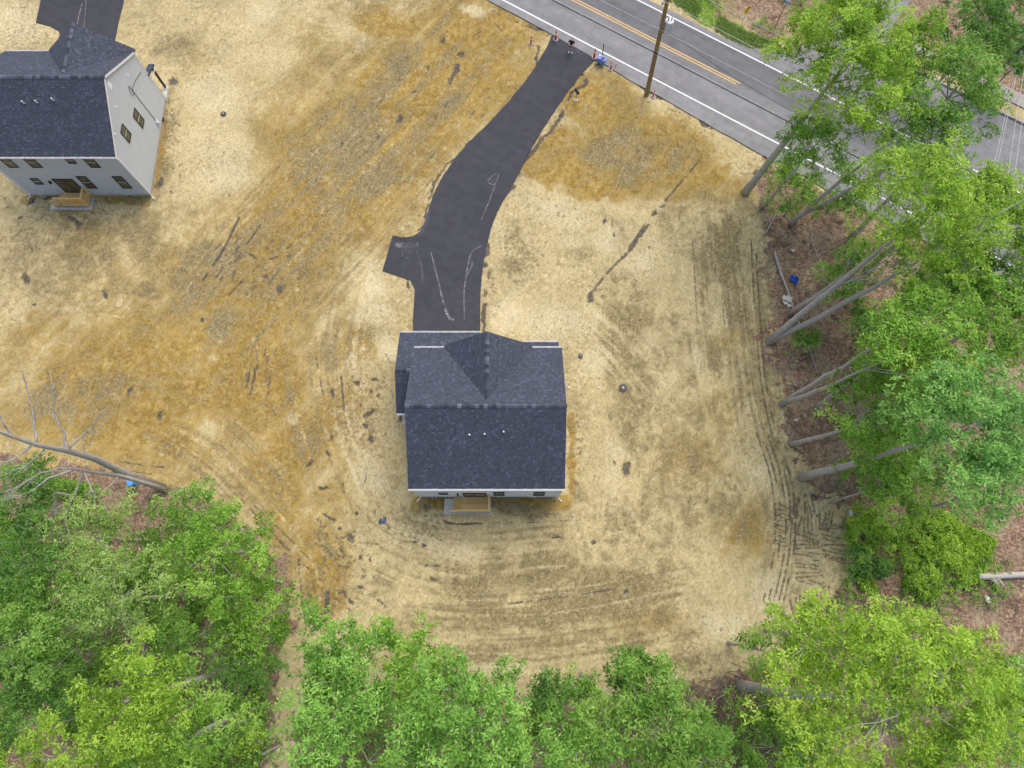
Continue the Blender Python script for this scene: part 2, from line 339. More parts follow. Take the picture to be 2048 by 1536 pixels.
LEAF = dict(
    yellow=mat_leaf('leaf_yellow_green', (0.103, 0.191, 0.015), (0.315, 0.536, 0.043), (0.571, 0.778, 0.119)),
    bright=mat_leaf('leaf_bright_green', (0.078, 0.174, 0.019), (0.251, 0.495, 0.055), (0.480, 0.708, 0.143)),
    mid=mat_leaf('leaf_mid_green', (0.070, 0.153, 0.020), (0.223, 0.444, 0.066), (0.434, 0.656, 0.150)),
    blue=mat_leaf('leaf_blue_green', (0.070, 0.172, 0.035), (0.223, 0.484, 0.104), (0.457, 0.748, 0.216)),
    oak=mat_leaf('leaf_oak', (0.070, 0.166, 0.022), (0.234, 0.484, 0.075), (0.457, 0.744, 0.167)),
    dark=mat_leaf('leaf_dark_green', (0.045, 0.114, 0.017), (0.137, 0.325, 0.050), (0.298, 0.519, 0.113)),
    pale=mat_leaf('leaf_pale_green', (0.099, 0.170, 0.037), (0.309, 0.486, 0.112), (0.549, 0.729, 0.222)),
)

# ---------------------------------------------------------------- ground
rng = np.random.default_rng(7)
def lattice_noise(X, Y, cell, seed):
    r = np.random.default_rng(seed); T = r.random((256, 256))
    x = X / cell; y = Y / cell; xi = np.floor(x).astype(int); yi = np.floor(y).astype(int)
    fx = x - xi; fy = y - yi; fx = fx * fx * (3 - 2 * fx); fy = fy * fy * (3 - 2 * fy)
    a = T[xi & 255, yi & 255]; b = T[(xi + 1) & 255, yi & 255]; c = T[xi & 255, (yi + 1) & 255]; d = T[(xi + 1) & 255, (yi + 1) & 255]
    return (a * (1 - fx) + b * fx) * (1 - fy) + (c * (1 - fx) + d * fx) * fy
def fbm(X, Y, cell, seed, o=3):
    s = 0; a = 0.5; t = 0
    for i in range(o): s = s + a * lattice_noise(X, Y, cell / 2 ** i, seed + i); t += a; a *= 0.55
    return s / t
STEP = 0.11
def axis(lo, hi, far):
    c = list(np.arange(lo, hi, STEP)); g = STEP; a = []; p = hi
    while p < far: g *= 1.35; p += g; a.append(p)
    b = []; g = STEP; p = lo
    while p > -far: g *= 1.35; p -= g; b.append(p)
    return np.array(b[::-1] + c + a)
ax, ay = axis(-49.0, 49.0, 340), axis(-14.0, 54.0, 340)
GX, GY = np.meshgrid(ax, ay); NXg, NYg = len(ax), len(ay)
GX = GX.ravel(); GY = GY.ravel()
U, V = to_px(GX, GY)
jit = 1.0
U2 = U + (fbm(GX, GY, 1.4, 11) - 0.5) * 26 + (fbm(GX, GY, 6.0, 13) - 0.5) * 60; V2 = V + (fbm(GX, GY, 1.4, 21) - 0.5) * 26 + (fbm(GX, GY, 6.0, 23) - 0.5) * 60
al = GX * 0.62 + GY * 0.78; ac = -GX * 0.78 + GY * 0.62
drag = fbm(al / 7.0, ac / 0.9, 1.0, 61, 4) - 0.5          # drag marks along the grading direction
patch = fbm(GX, GY, 2.6, 71, 4) - 0.5; wide = fbm(GX, GY, 9.0, 81, 3) - 0.5; fine = fbm(GX, GY, 0.7, 91, 3) - 0.5
wx = (fbm(GX, GY, 7.0, 121) - .5) * 5 + GY * .06; wy = (fbm(GX, GY, 8.0, 122) - .5) * 6 + np.sin(GX * .12) * .8 - GX * .05
rowv = fbm((GX + wx) / 0.6, GY / 6.0, 1.0, 101, 4) - 0.5; rowh = fbm(GX / 7.0, (GY + wy) / 0.6, 1.0, 111, 4) - 0.5
NV = len(GX)
def blob(arr, cx, cy, rx, ry, ang=0.0, s=1.0, mode='max', hard=0.0):
    a = math.radians(ang); R = max(rx, ry) * 1.05
    i = np.where((abs(U2 - cx) < R) & (abs(V2 - cy) < R))[0]
    if not len(i): return
    dx = U2[i] - cx; dy = V2[i] - cy
    p = (dx * math.cos(a) + dy * math.sin(a)) / rx; q = (-dx * math.sin(a) + dy * math.cos(a)) / ry
    d = np.clip((1 - np.sqrt(p * p + q * q)) / (1 - hard), 0, 1); d = d * d * (3 - 2 * d) * abs(s)
    if s < 0: arr[i] = arr[i] * (1 - d)
    else: arr[i] = np.maximum(arr[i], d) if mode == 'max' else np.minimum(arr[i] + d, 1)
def stroke(arr, pts, w, s=1.0, raw=True, brk=0.0, seed=0):
    UU, VV = (U, V) if raw else (U2, V2)
    pts = [np.array(p, float) for p in pts]
    x0 = min(p[0] for p in pts) - w; x1 = max(p[0] for p in pts) + w; y0 = min(p[1] for p in pts) - w; y1 = max(p[1] for p in pts) + w
    i = np.where((UU > x0) & (UU < x1) & (VV > y0) & (VV < y1))[0]
    if not len(i): return
    best = np.full(len(i), 1e9)
    for a, b in zip(pts[:-1], pts[1:]):
        d = b - a; L = max(d @ d, 1e-6)
        t = np.clip(((UU[i] - a[0]) * d[0] + (VV[i] - a[1]) * d[1]) / L, 0, 1)
        best = np.minimum(best, np.hypot(UU[i] - a[0] - t * d[0], VV[i] - a[1] - t * d[1]))
    m = np.clip(1.35 - best / w * 1.35, 0, 1) * s
    if brk: m = m * np.clip((fbm(GX[i], GY[i], 0.9, 77 + seed, 2) - brk) * 5 + 0.5, 0, 1)
    arr[i] = np.maximum(arr[i], m)
def inpoly(poly, UU=None, VV=None):
    UU = U2 if UU is None else UU; VV = V2 if VV is None else VV
    r = np.zeros(len(UU), bool); n = len(poly); j = n - 1
    for k in range(n):
        xi, yi = poly[k]; xj, yj = poly[j]
        r ^= ((yi > VV) != (yj > VV)) & (UU < (xj - xi) * (VV - yi) / (yj - yi + 1e-9) + xi); j = k
    return r
ochre = np.zeros(NV); olive = np.zeros(NV); litter = np.zeros(NV); dark = np.zeros(NV); green = np.zeros(NV); fleck = np.zeros(NV)
for b in [(340, 720, 560, 330, -25, .62), (700, 300, 460, 260, -50, .62), (600, 900, 220, 260, 30, .5), (930, 120, 240, 160, -45, .9), (800, 230, 270, 165, -48, 1), (660, 390, 250, 140, -50, 1), (560, 500, 205, 130, -45, 1), (470, 650, 190, 120, -50, .95),
          (300, 800, 340, 105, -4, .85), (520, 770, 150, 150, 0, .8), (610, 1040, 110, 190, 20, .55), (650, 1160, 60, 130, 0, .7), (110, 650, 220, 90, 0, .42), (560, 920, 130, 120, 30, .6),
          (790, 40, 130, 60, 0, .85), (1190, 200, 130, 80, 20, .8), (1105, 310, 60, 90, 30, 1), (1290, 310, 190, 110, 10, .9), (1420, 370, 110, 60, 10, .6), (1200, 350, 150, 60, 8, 1),
          (1400, 900, 130, 130, 0, .36), (1480, 1050, 110, 110, 0, .40), (1310, 1240, 120, 40, 0, .42), (330, 520, 90, 60, -30, .5), (180, 480, 110, 50, 0, .35), (400, 130, 50, 50, 0, .35), (560, 60, 90, 60, 0, .25),
          (1450, 820, 90, 90, 0, .3), (1470, 690, 70, 60, 0, .35), (700, 690, 60, 80, 20, .45)]:
    blob(ochre, b[0], b[1], b[2] * 1.22, b[3] * 1.22, *b[4:])
for b in [(440, 300, 120, 150, 20, -.85), (400, 130, 90, 90, 0, -.5), (690, 50, 45, 40, 0, -.95), (725, 85, 40, 35, 0, -.9), (420, 870, 26, 36, 0, -.8), (570, 835, 30, 26, 0, -.8), (405, 730, 16, 12, 0, -.8), (500, 690, 16, 20, 0, -.7), (540, 30, 60, 40, 0, -.8), (820, 20, 50, 30, 0, -.7), (715, 560, 70, 90, 0, -.9), (650, 650, 40, 60, 0, -.5)]:
    blob(ochre, *b)
edge = np.interp(U2, [900, 1050, 1110, 1170, 1225, 1245, 1290, 1330, 1345, 1430, 1500], [330, 345, 375, 395, 385, 405, 420, 395, 440, 470, 500])
cut = np.clip((edge - V2) / 10 + 0.5, 0, 1); reg = (U2 > 985) & (U2 < 1500) & (V2 < 560) & (V2 > 250)
ochre = np.where(reg, ochre * cut, ochre)
stroke(ochre, [(830, 1002), (1125, 1002)], 16, .85, False); stroke(ochre, [(1138, 820), (1142, 990)], 9, .6, False)
stroke(ochre, [(60, 400), (305, 398), (338, 190)], 11, .7, False)
for b in [(1370, 820, 260, 480, 0, .42), (1150, 1200, 460, 190, 0, .45), (230, 560, 330, 200, 0, .38), (760, 250, 330, 120, -52, .4), (1270, 315, 150, 72, 5, .8), (300, 570, 160, 80, 0, .5), (90, 560, 90, 50, 0, .5), (400, 520, 110, 50, -10, .6), (300, 660, 120, 60, 0, .4), (340, 90, 60, 35, 0, .45), (160, 790, 110, 50, -20, .5), (90, 790, 60, 40, 0, .5), (420, 690, 40, 70, 30, .5),
          (1430, 510, 70, 120, 0, .62), (1390, 420, 90, 60, 0, .35), (1440, 720, 60, 55, 0, .55), (1270, 620, 90, 60, 20, .5), (1240, 470, 40, 60, 0, .5), (1190, 480, 70, 60, 0, .38), (1420, 560, 50, 60, 0, .6), (1480, 640, 40, 50, 0, .6),
          (1250, 850, 70, 50, 20, .55), (1400, 830, 80, 60, 0, .55), (1350, 700, 110, 80, 0, .35), (1360, 970, 100, 120, 0, .42), (1250, 560, 50, 50, 0, .4), (1440, 1010, 80, 60, 0, .55), (1250, 1160, 150, 70, -15, .6), (1330, 1110, 110, 80, 0, .42),
          (1070, 1235, 110, 42, -8, .85), (1140, 1185, 140, 30, -8, .6), (960, 1170, 110, 60, 0, .42), (880, 1240, 140, 50, 0, .48), (1260, 1285, 110, 36, 0, .7), (1110, 1290, 150, 30, 0, .42), (1340, 1320, 70, 24, 0, .7), (1100, 1140, 120, 60, 0, .45), (960, 1330, 160, 40, 0, .35),
          (1050, 1020, 85, 22, 3, .8), (860, 1012, 30, 14, 0, .6), (1150, 980, 20, 40, 0, .5), (690, 460, 50, 40, 0, .3), (760, 330, 140, 60, -50, .42), (880, 180, 120, 70, -50, .40), (690, 160, 70, 110, 20, .35), (720, 660, 60, 50, 0, .45), (640, 700, 40, 60, 0, .4),
          (480, 1080, 30, 40, 40, .3), (1050, 490, 60, 60, 0, .35), (1015, 560, 45, 60, 0, .3), (120, 430, 110, 26, 0, .5), (340, 240, 26, 90, 8, .62), (330, 360, 30, 50, 0, .6), (650, 940, 50, 60, 0, .35)]:
    blob(olive, *b, hard=0.2)
bell = np.clip(ochre * 2.2, 0, 1)
ochre = np.clip(ochre * 1.9 + bell * (patch * 0.8 + drag * 1.0 + fine * 0.45) + wide * 0.4 + patch * 0.25, 0, 1.15)
olive = np.clip(olive * 0.95 + np.clip(olive * 2, 0, 1) * (patch * 0.7 + fine * 0.6) + 0.21 + patch * 0.75 + wide * 0.55 + bell * drag * 0.9
                + np.where((U > 1180) & (V > 420), rowv * 0.6, 0) * np.clip((1250 - V) / 200, 0, 1) + np.where((V > 1080) & (U > 640), rowh * 0.75, 0), 0, 1)
pale = np.zeros(NV)
for b in [(1010, 620, 45, 60, 0, -.9), (700, 640, 40, 60, 0, -.6), (1160, 480, 60, 40, 0, -.7), (1390, 720, 60, 50, 0, -.5), (760, 700, 40, 60, 0, -.7), (690, 840, 50, 70, 0, -.6), (1500, 830, 40, 60, 0, -.5), (560, 130, 70, 60, 0, -.6), (360, 300, 40, 60, 0, -.5), (1120, 420, 110, 60, 10, -.95), (1300, 520, 90, 80, 0, -.9), (1440, 650, 60, 60, 0, -.7), (1110, 640, 150, 60, 0, -.95), (740, 590, 60, 110, 0, -.9), (720, 930, 80, 110, 0, -.8), (1180, 720, 60, 60, 0, -.8), (1220, 940, 55, 130, 0, -.85), (1340, 760, 50, 60, 0, -.5), (1520, 930, 60, 80, 0, -.8), (1540, 1190, 60, 70, 0, -.9), (1440, 1250, 110, 60, 0, -.8), (440, 320, 130, 130, 0, -.85), (430, 190, 110, 100, 0, -.7),
          (540, 60, 100, 80, 0, -.7), (30, 40, 80, 70, 0, -.8), (1010, 480, 40, 60, 0, -.6), (860, 1080, 110, 40, 10, -.6), (250, 610, 60, 50, 0, -.7), (250, 520, 40, 50, 0, -.7), (940, 1100, 60, 60, 0, -.6), (1000, 1340, 140, 30, 0, -.6), (700, 720, 60, 60, 0, -.5), (1220, 470, 50, 50, 0, -.7), (960, 20, 70, 30, 0, -.8), (1300, 690, 50, 50, 0, -.5)]:
    blob(olive, *b); blob(pale, *b[:5], -b[5])
    if b[0] > 700: blob(ochre, *b)
# families of long parallel grading passes and wheel tracks
sk = np.zeros(NV); sl = np.zeros(NV)
def family(base, lo, hi, step, seed, w=3.4, a=.5, bow=0.0):
    r = random.Random(seed); C_ = catmull(base, 10); n = len(C_)
    T_ = [C_[min(i + 1, n - 1)] - C_[max(i - 1, 0)] for i in range(n)]; Nn = [np.array([-t[1], t[0]]) / (np.hypot(*t) + 1e-9) for t in T_]
    o = lo
    while o < hi:
        i0 = int(r.uniform(0, .6) * n); i1 = min(n, i0 + int(r.uniform(.25, .7) * n) + 3); ph = r.uniform(0, 6)
        P_ = [C_[i] + Nn[i] * (o + 2.5 * math.sin(i * .35 + ph)) for i in range(i0, i1)]
        if len(P_) > 2: stroke(sk if r.random() < .62 else sl, P_, w * r.uniform(.7, 1.7), a * r.uniform(.4, 1.0), True, r.uniform(.22, .40), r.randrange(40))
        o += step * r.uniform(.5, 1.5)
for sd_ in (0, 1):
    family([(1020, 50), (850, 225), (700, 375), (560, 520), (430, 670)], -150, 140, 6, 31 + sd_, 3.6, .55)
    family([(300, 830), (440, 915), (550, 1035), (625, 1150), (630, 1270)], -75, 60, 6, 41 + sd_, 3.6, .75)
    family([(700, 470), (655, 690), (680, 880), (760, 1060)], -70, 90, 7, 51 + sd_, 3.4, .6)
    family([(690, 1010), (780, 1085), (920, 1125), (1130, 1110)], -60, 70, 7, 61 + sd_, 3.4, .55)
    family([(640, 1250), (880, 1295), (1150, 1285), (1400, 1240)], -110, 60, 7, 71 + sd_, 3.4, .55)
    family([(1400, 430), (1430, 640), (1465, 860), (1525, 1050), (1490, 1220)], -130, 60, 7, 81 + sd_, 3.4, .5)
    family([(1130, 610), (1220, 690), (1300, 780)], -60, 50, 7, 91 + sd_, 3.2, .5)
    family([(0, 720), (200, 690), (360, 720), (520, 760)], -110, 90, 9, 95 + sd_, 3.6, .4)
olive = np.clip(olive + sk * .75 - sl * .4, 0, 1.1); pale = np.clip(pale + sl * .7 - sk * .4, 0, 1)
# forest floor
right = [(1500, 285), (1508, 350), (1525, 470), (1528, 560), (1545, 640), (1540, 740), (1575, 800), (1590, 880), (1620, 960), (1680, 1010), (1712, 1090), (1655, 1190), (1570, 1240), (1560, 1300), (1480, 1335), (1400, 1370), (1240, 1395), (1050, 1390), (850, 1385), (740, 1365), (650, 1340), (610, 1400), (590, 1480), (600, 1700), (4000, 1700), (4000, 300), (2048, 480), (1800, 440)]
left = [(-3000, 905), (0, 905), (120, 925), (330, 975), (420, 985), (500, 1060), (560, 1110), (598, 1190), (588, 1250), (560, 1330), (545, 1420), (545, 1700), (-3000, 1700)]
far = [(1350, -400), (1345, -5), (1400, 10), (1480, 50), (1530, 85), (1600, 85), (1750, 60), (1840, 110), (1990, 165), (2300, 330), (4000, 1000), (4000, -3000)]
U3 = U2 + fine * 70 + (fbm(GX, GY, 3.0, 131) - .5) * 50; V3 = V2 + (fbm(GX, GY, .8, 141) - .5) * 50
litter[inpoly(right, U3, V3) | inpoly(left, U3, V3) | inpoly(far)] = 1.0
litter[(GX < -70) | (GX > 62) | (GY < -18) | (GY > 85)] = 1.0
blob(litter, 1530, 1352, 75, 40, 0, -1.0); blob(ochre, 1530, 1352, 85, 45, 0, 1.0); blob(olive, 1530, 1352, 85, 45, 0, -.9)
blob(olive, 1450, 15, 200, 90, 20, .9); i0 = (litter > 0.5)
# soften the churned border of the wood
litter = np.where(i0, 0.55 + 0.45 * np.clip(fbm(GX, GY, 2.2, 5) * 1.6 - 0.2, 0, 1), litter)
for b in [(1450, 20, 150, 60, 25, -.6), (1610, 560, 60, 90, 0, -.35), (1540, 560, 22, 60, 0, -.7), (1640, 1090, 60, 90, 0, -.75), (1600, 1010, 40, 40, 0, -.6)]: blob(litter, *b)
# green
for pl in [[(1310, -60), (1335, 0), (1400, 42), (1490, 98), (1520, 95), (1560, 98), (1562, 88), (1520, 78), (1480, 55), (1440, 30), (1390, 0), (1370, -60)]]:
    green[inpoly(pl)] = 0.8
for b in [(1790, 1070, 130, 50, -10, .75), (1880, 1130, 90, 40, 10, .8), (1730, 1130, 60, 40, 0, .75), (1830, 1170, 60, 30, 0, .6), (1960, 1120, 50, 40, 0, .5), (1590, 700, 18, 16, 0, .6), (1640, 545, 60, 40, -30, .5), (2010, 215, 60, 12, 28, .5), (1800, 1010, 90, 40, 0, .6),
          (430, 1180, 100, 70, 0, .5), (500, 1250, 80, 60, 0, .5), (120, 1000, 90, 40, 0, .55), (60, 1100, 80, 60, 0, .5)]:
    blob(green, *b)
# fleck density (straw gaps): high near house sides and on fresh straw
fleck += np.clip(0.30 + (fbm(GX, GY, 4.0, 31) - .5) * 1.3, 0, 1)
for b in [(720, 830, 120, 210, 0, .9), (1040, 520, 90, 130, 0, .95), (1180, 560, 120, 130, 0, .7), (150, 440, 170, 50, 0, 1), (340, 270, 40, 130, 5, .9), (420, 330, 100, 120, 0, .5), (830, 1040, 150, 70, 0, 1), (1150, 880, 50, 160, 0, .8), (1560, 600, 50, 150, 0, 1), (1560, 850, 40, 120, 0, .9), (1230, 1050, 130, 100, 0, .8), (40, 60, 70, 70, 0, .7), (60, 480, 90, 60, 0, .9), (560, 1130, 60, 110, 0, 1), (1380, 1330, 80, 40, 0, .9), (1420, 600, 100, 250, 0, .5), (1300, 820, 140, 120, 0, .6), (700, 1100, 120, 110, 0, .7)]:
    blob(fleck, *b, hard=0.1)
# dark streaks, ruts, blotches
def rs(cx, cy, rx, ry, ang, n, L, w, s=.95, spread=8, seed=1):
    r = random.Random(seed)
    for k in range(n):
        x = cx + r.uniform(-1, 1) * rx; y = cy + r.uniform(-1, 1) * ry; a = math.radians(ang + r.gauss(0, spread)); l = L * r.uniform(.3, 1.1)
        stroke(dark, [(x - math.cos(a) * l, y - math.sin(a) * l), (x + math.cos(a) * l, y + math.sin(a) * l)], max(3.0, w * 1.25 * r.uniform(.6, 1.3)), s * r.uniform(.45, .82), True, 0.34, k)
rs(870, 150, 110, 90, -52, 60, 14, 3.2, .9, 10, 1); rs(760, 290, 130, 90, -52, 60, 18, 3.0, .8, 8, 2); rs(660, 400, 130, 90, -52, 46, 22, 2.8, .75, 8, 3)
rs(520, 530, 90, 60, -50, 34, 18, 4, .95, 14, 4); rs(520, 735, 40, 40, -86, 34, 18, 3.0, .95, 5, 5); rs(610, 690, 110, 130, 75, 26, 22, 3, .7, 15, 6)
rs(740, 850, 60, 160, 88, 34, 14, 3.4, .8, 20, 7); rs(450, 850, 130, 60, 38, 22, 14, 3, .85, 10, 8); rs(600, 1010, 90, 60, 40, 26, 16, 3.2, .8, 12, 9)
rs(690, 1090, 60, 70, 50, 34, 9, 5, .95, 40, 10); rs(715, 1175, 50, 40, 35, 24, 14, 4, .95, 10, 11); rs(820, 1060, 90, 45, 28, 40, 16, 3, .8, 14, 12); rs(850, 1100, 80, 40, 5, 30, 14, 3.4, .8, 12, 13)
rs(1060, 1130, 100, 60, -6, 30, 26, 2.6, .65, 6, 14); rs(1240, 1090, 90, 90, 60, 26, 11, 4, .7, 40, 15); rs(960, 1300, 240, 50, 3, 34, 45, 2.2, .6, 4, 16); rs(1080, 1230, 150, 40, -8, 24, 40, 2.6, .7, 4, 17)
rs(1300, 1230, 160, 60, 0, 20, 8, 5, .6, 40, 18); rs(1430, 540, 60, 140, 87, 26, 40, 2.2, .6, 4, 19); rs(1230, 690, 60, 50, 42, 18, 26, 2.6, .7, 6, 20); rs(1150, 860, 24, 130, 60, 30, 7, 4, .7, 40, 21)
rs(300, 640, 280, 160, -20, 50, 10, 3.2, .6, 40, 22); rs(120, 450, 140, 60, 20, 40, 9, 4, .85, 40, 23); rs(345, 300, 22, 110, 70, 36, 8, 4.5, .8, 40, 24); rs(1040, 560, 60, 130, 30, 46, 8, 3, .8, 50, 25); rs(1060, 40, 70, 34, 25, 26, 16, 3, .9, 12, 26)
rs(1180, 165, 40, 40, -30, 20, 9, 3, .8, 30, 27); rs(1370, 215, 70, 40, 32, 26, 16, 2.6, .8, 14, 28); rs(1340, 1000, 200, 160, 20, 40, 8, 3, .5, 60, 29)
for b in [(560, 575, 10, 22, 25), (470, 500, 8, 22, 40), (660, 790, 5, 22, 0), (690, 1075, 14, 8, 40), (715, 1110, 14, 9, 60), (672, 1060, 10, 7, 0), (730, 1160, 18, 8, 35), (705, 1195, 22, 12, 35), (690, 1175, 16, 9, 40), (835, 1085, 14, 6, 0), (800, 1070, 12, 6, 30), (860, 1090, 12, 8, 0), (905, 1110, 12, 6, 0), (880, 1135, 12, 6, 0), (610, 930, 10, 18, 20), (640, 905, 8, 16, 0), (655, 870, 8, 14, 0), (910, 150, 24, 12, -50), (890, 90, 18, 8, -55), (840, 190, 20, 7, -50), (800, 240, 22, 7, -50), (150, 450, 16, 10, 0), (75, 410, 14, 9, 20), (60, 445, 14, 10, 0), (50, 545, 20, 16, 30), (65, 590, 14, 10, 40), (205, 592, 9, 8, 0), (500, 512, 16, 7, -10), (541, 516, 15, 8, -10), (528, 553, 16, 8, -20), (575, 508, 10, 7, 0), (395, 650, 11, 8, -20), (258, 784, 13, 15, 40), (336, 828, 13, 10, 20), (702, 772, 13, 11, 0), (735, 763, 15, 6, -10), (726, 784, 8, 10, 0), (742, 793, 7, 9, 0), (736, 815, 17, 14, 0), (740, 857, 13, 20, 20), (733, 838, 12, 6, 0),
          (760, 270, 13, 10, -40), (855, 142, 14, 9, -50), (925, 115, 14, 9, -20), (640, 205, 0, 0, 0), (680, 280, 9, 5, -60), (708, 216, 7, 5, -30), (655, 1035, 16, 8, 40), (700, 1030, 10, 6, 0), (640, 985, 12, 6, 40), (1240, 1186, 9, 8, 0), (865, 1130, 10, 6, 0), (915, 1133, 8, 6, 0), (872, 1165, 16, 9, 0), (1050, 1000, 0, 0, 0),
          (1120, 1075, 26, 5, 2), (1190, 1090, 14, 9, 0), (1222, 440, 6, 12, 10), (1180, 590, 12, 26, 30), (797, 838, 11, 14, 0), (812, 940, 6, 16, 0), (340, 160, 14, 30, -20), (322, 370, 16, 18, 0), (1248, 945, 16, 26, -35), (1225, 925, 5, 10, -30), (300, 320, 0, 0, 0)]:
    if b[2]: blob(dark, *b, 1.0, hard=0.1)
for pts, w, s in [([(405, 560), (445, 500), (480, 430)], 5, 1), ([(440, 560), (470, 520), (520, 450)], 4, .9), ([(1395, 325), (1330, 402)], 4, .85), ([(1332, 402), (1300, 440), (1262, 495), (1250, 510)], 9, 1), ([(1250, 510), (1215, 545), (1180, 590)], 6, .75), ([(1223, 440), (1230, 480)], 4, .9),
                  ([(850, 1010), (895, 1045), (960, 1047)], 4, 1), ([(960, 1047), (1110, 1043), (1160, 1040)], 2.6, .8), ([(1000, 1210), (1120, 1195), (1230, 1178)], 4, .8), ([(1258, 655), (1262, 590)], 2.5, .7), ([(1385, 480), (1390, 560), (1395, 640)], 3, .7), ([(1440, 560), (1450, 650)], 3, .7), ([(1190, 740), (1160, 640)], 1.6, .6),
                  ([(655, 1180), (650, 1240), (625, 1260)], 9, 1), ([(620, 1140), (640, 1230)], 5, .7), ([(595, 1120), (612, 1260)], 4, .7), ([(560, 1080), (640, 1160), (700, 1200)], 4, .7), ([(480, 985), (560, 1060), (650, 1150)], 3.5, .8), ([(415, 930), (520, 1040), (600, 1130)], 3.5, .8), ([(245, 925), (330, 935)], 3, .9), ([(240, 940), (320, 950)], 3, .8), ([(515, 725), (500, 790)], 3, 1), ([(505, 690), (497, 765)], 2.5, .9), ([(630, 700), (640, 760), (655, 820)], 4, .8), ([(682, 750), (688, 820)], 4, .9)]:
    stroke(dark, catmull(pts, 5), w, s, True, 0.34, len(pts))
# driveway / road fringes of dark stone dust
for pts, w in [([(1195, 125), (1165, 150), (1130, 200), (1095, 250), (1062, 305), (1030, 365), (1002, 415), (982, 465), (970, 525), (964, 590), (962, 660)], 9), ([(1103, 80), (1085, 110), (1048, 165), (988, 236), (928, 296), (884, 352), (858, 404), (846, 448)], 5), ([(768, 545), (822, 562), (828, 600), (824, 660)], 7), ([(786, 468), (764, 540)], 5), ([(1240, 140), (1300, 186), (1420, 250), (1510, 300)], 7), ([(990, -10), (1050, 42), (1090, 62)], 7), ([(965, 668), (1030, 682)], 6), ([(118, 60), (126, 84)], 3)]:
    stroke(dark, pts, w, .95, False, 0.36, 3)
# long wheel ruts beside the wood and the tread prints
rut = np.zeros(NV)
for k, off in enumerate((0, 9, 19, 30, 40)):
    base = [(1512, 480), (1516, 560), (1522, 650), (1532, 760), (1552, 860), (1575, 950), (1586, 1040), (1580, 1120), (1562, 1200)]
    stroke(dark, catmull([(x - off + (6 if y > 900 else 0), y) for x, y in base[(0 if k < 2 else 4):]], 5), 4.2, .74, True, 0.33, k)  # brown shade painted along the rut grooves, besides the relief
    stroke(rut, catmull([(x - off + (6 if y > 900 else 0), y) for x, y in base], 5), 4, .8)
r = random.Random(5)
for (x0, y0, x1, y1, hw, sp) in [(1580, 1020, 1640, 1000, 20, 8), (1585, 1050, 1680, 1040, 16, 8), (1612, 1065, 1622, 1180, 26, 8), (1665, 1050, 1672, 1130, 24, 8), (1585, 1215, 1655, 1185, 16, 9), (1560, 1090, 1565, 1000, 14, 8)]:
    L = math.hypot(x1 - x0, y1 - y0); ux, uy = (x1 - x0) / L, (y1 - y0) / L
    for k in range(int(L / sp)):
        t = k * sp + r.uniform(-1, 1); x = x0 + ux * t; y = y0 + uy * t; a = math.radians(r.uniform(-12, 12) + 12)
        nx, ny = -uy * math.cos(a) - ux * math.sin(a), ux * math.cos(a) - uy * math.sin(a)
        stroke(dark, [(x - nx * hw, y - ny * hw), (x + nx * hw, y + ny * hw)], 3.8, .73, True, 0.28, k % 7)  # shade between tread ridges painted into the soil colour
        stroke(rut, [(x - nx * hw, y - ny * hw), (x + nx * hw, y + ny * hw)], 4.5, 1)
dark = np.where((V > -20) & (V < 1560), dark, 0)
near = (GX > -55) & (GX < 55) & (GY > -20) & (GY < 60)
GZ = -0.035 + 0.05 * (fbm(GX, GY, 3.0, 41) - 0.5) + np.where(near, -0.035 * dark - 0.09 * rut, 0)
GZ += np.where(litter > 0.5, 0.16 * (fbm(GX, GY, 1.2, 51) - 0.45), 0)
# roads and drives lie on a formed bed: keep the soil just below them
RA = G(1043, 20); RU = Vector((0.84240774, -0.53884061, 0)); RN = Vector((0.53884061, 0.84240774, 0))
rt = (GX - RA.x) * RU.x + (GY - RA.y) * RU.y; rn = (GX - RA.x) * RN.x + (GY - RA.y) * RN.y
GZ = np.where((rn > -1.9) & (rn < 17), np.minimum(GZ, -0.03), GZ)
GZ = np.minimum(GZ, 0.06)
def grid_mesh(name, X, Y, Z, nx, ny):
    me = bpy.data.meshes.new(name); me.vertices.add(nx * ny)
    me.vertices.foreach_set('co', np.stack([X, Y, Z], 1).astype(np.float32).ravel())
    i = np.arange(nx * ny).reshape(ny, nx); q = np.stack([i[:-1, :-1], i[:-1, 1:], i[1:, 1:], i[1:, :-1]], -1).reshape(-1, 4)
    me.loops.add(q.size); me.loops.foreach_set('vertex_index', q.ravel().astype(np.int32))
    me.polygons.add(len(q)); me.polygons.foreach_set('loop_start', (np.arange(len(q)) * 4).astype(np.int32)); me.update(calc_edges=True)
    return me
gm = grid_mesh('ground', GX, GY, GZ, NXg, NYg)
pale = np.clip(pale * .9 + pale * (patch * 1.2 + fine * .8) + np.clip(wide * .8 + patch * .6, 0, .45) * np.clip(1 - ochre * 1.6, 0, 1), 0, 1)
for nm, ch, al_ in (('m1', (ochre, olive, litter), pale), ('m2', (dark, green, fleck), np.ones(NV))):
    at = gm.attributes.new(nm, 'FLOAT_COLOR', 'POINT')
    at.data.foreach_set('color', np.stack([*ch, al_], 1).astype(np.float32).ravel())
gob = link_mesh('ground', gm, M['ground'], smooth=True); tag(gob, 'bare sandy lot with straw, ochre soil, wheel tracks and forest floor', kind='structure')

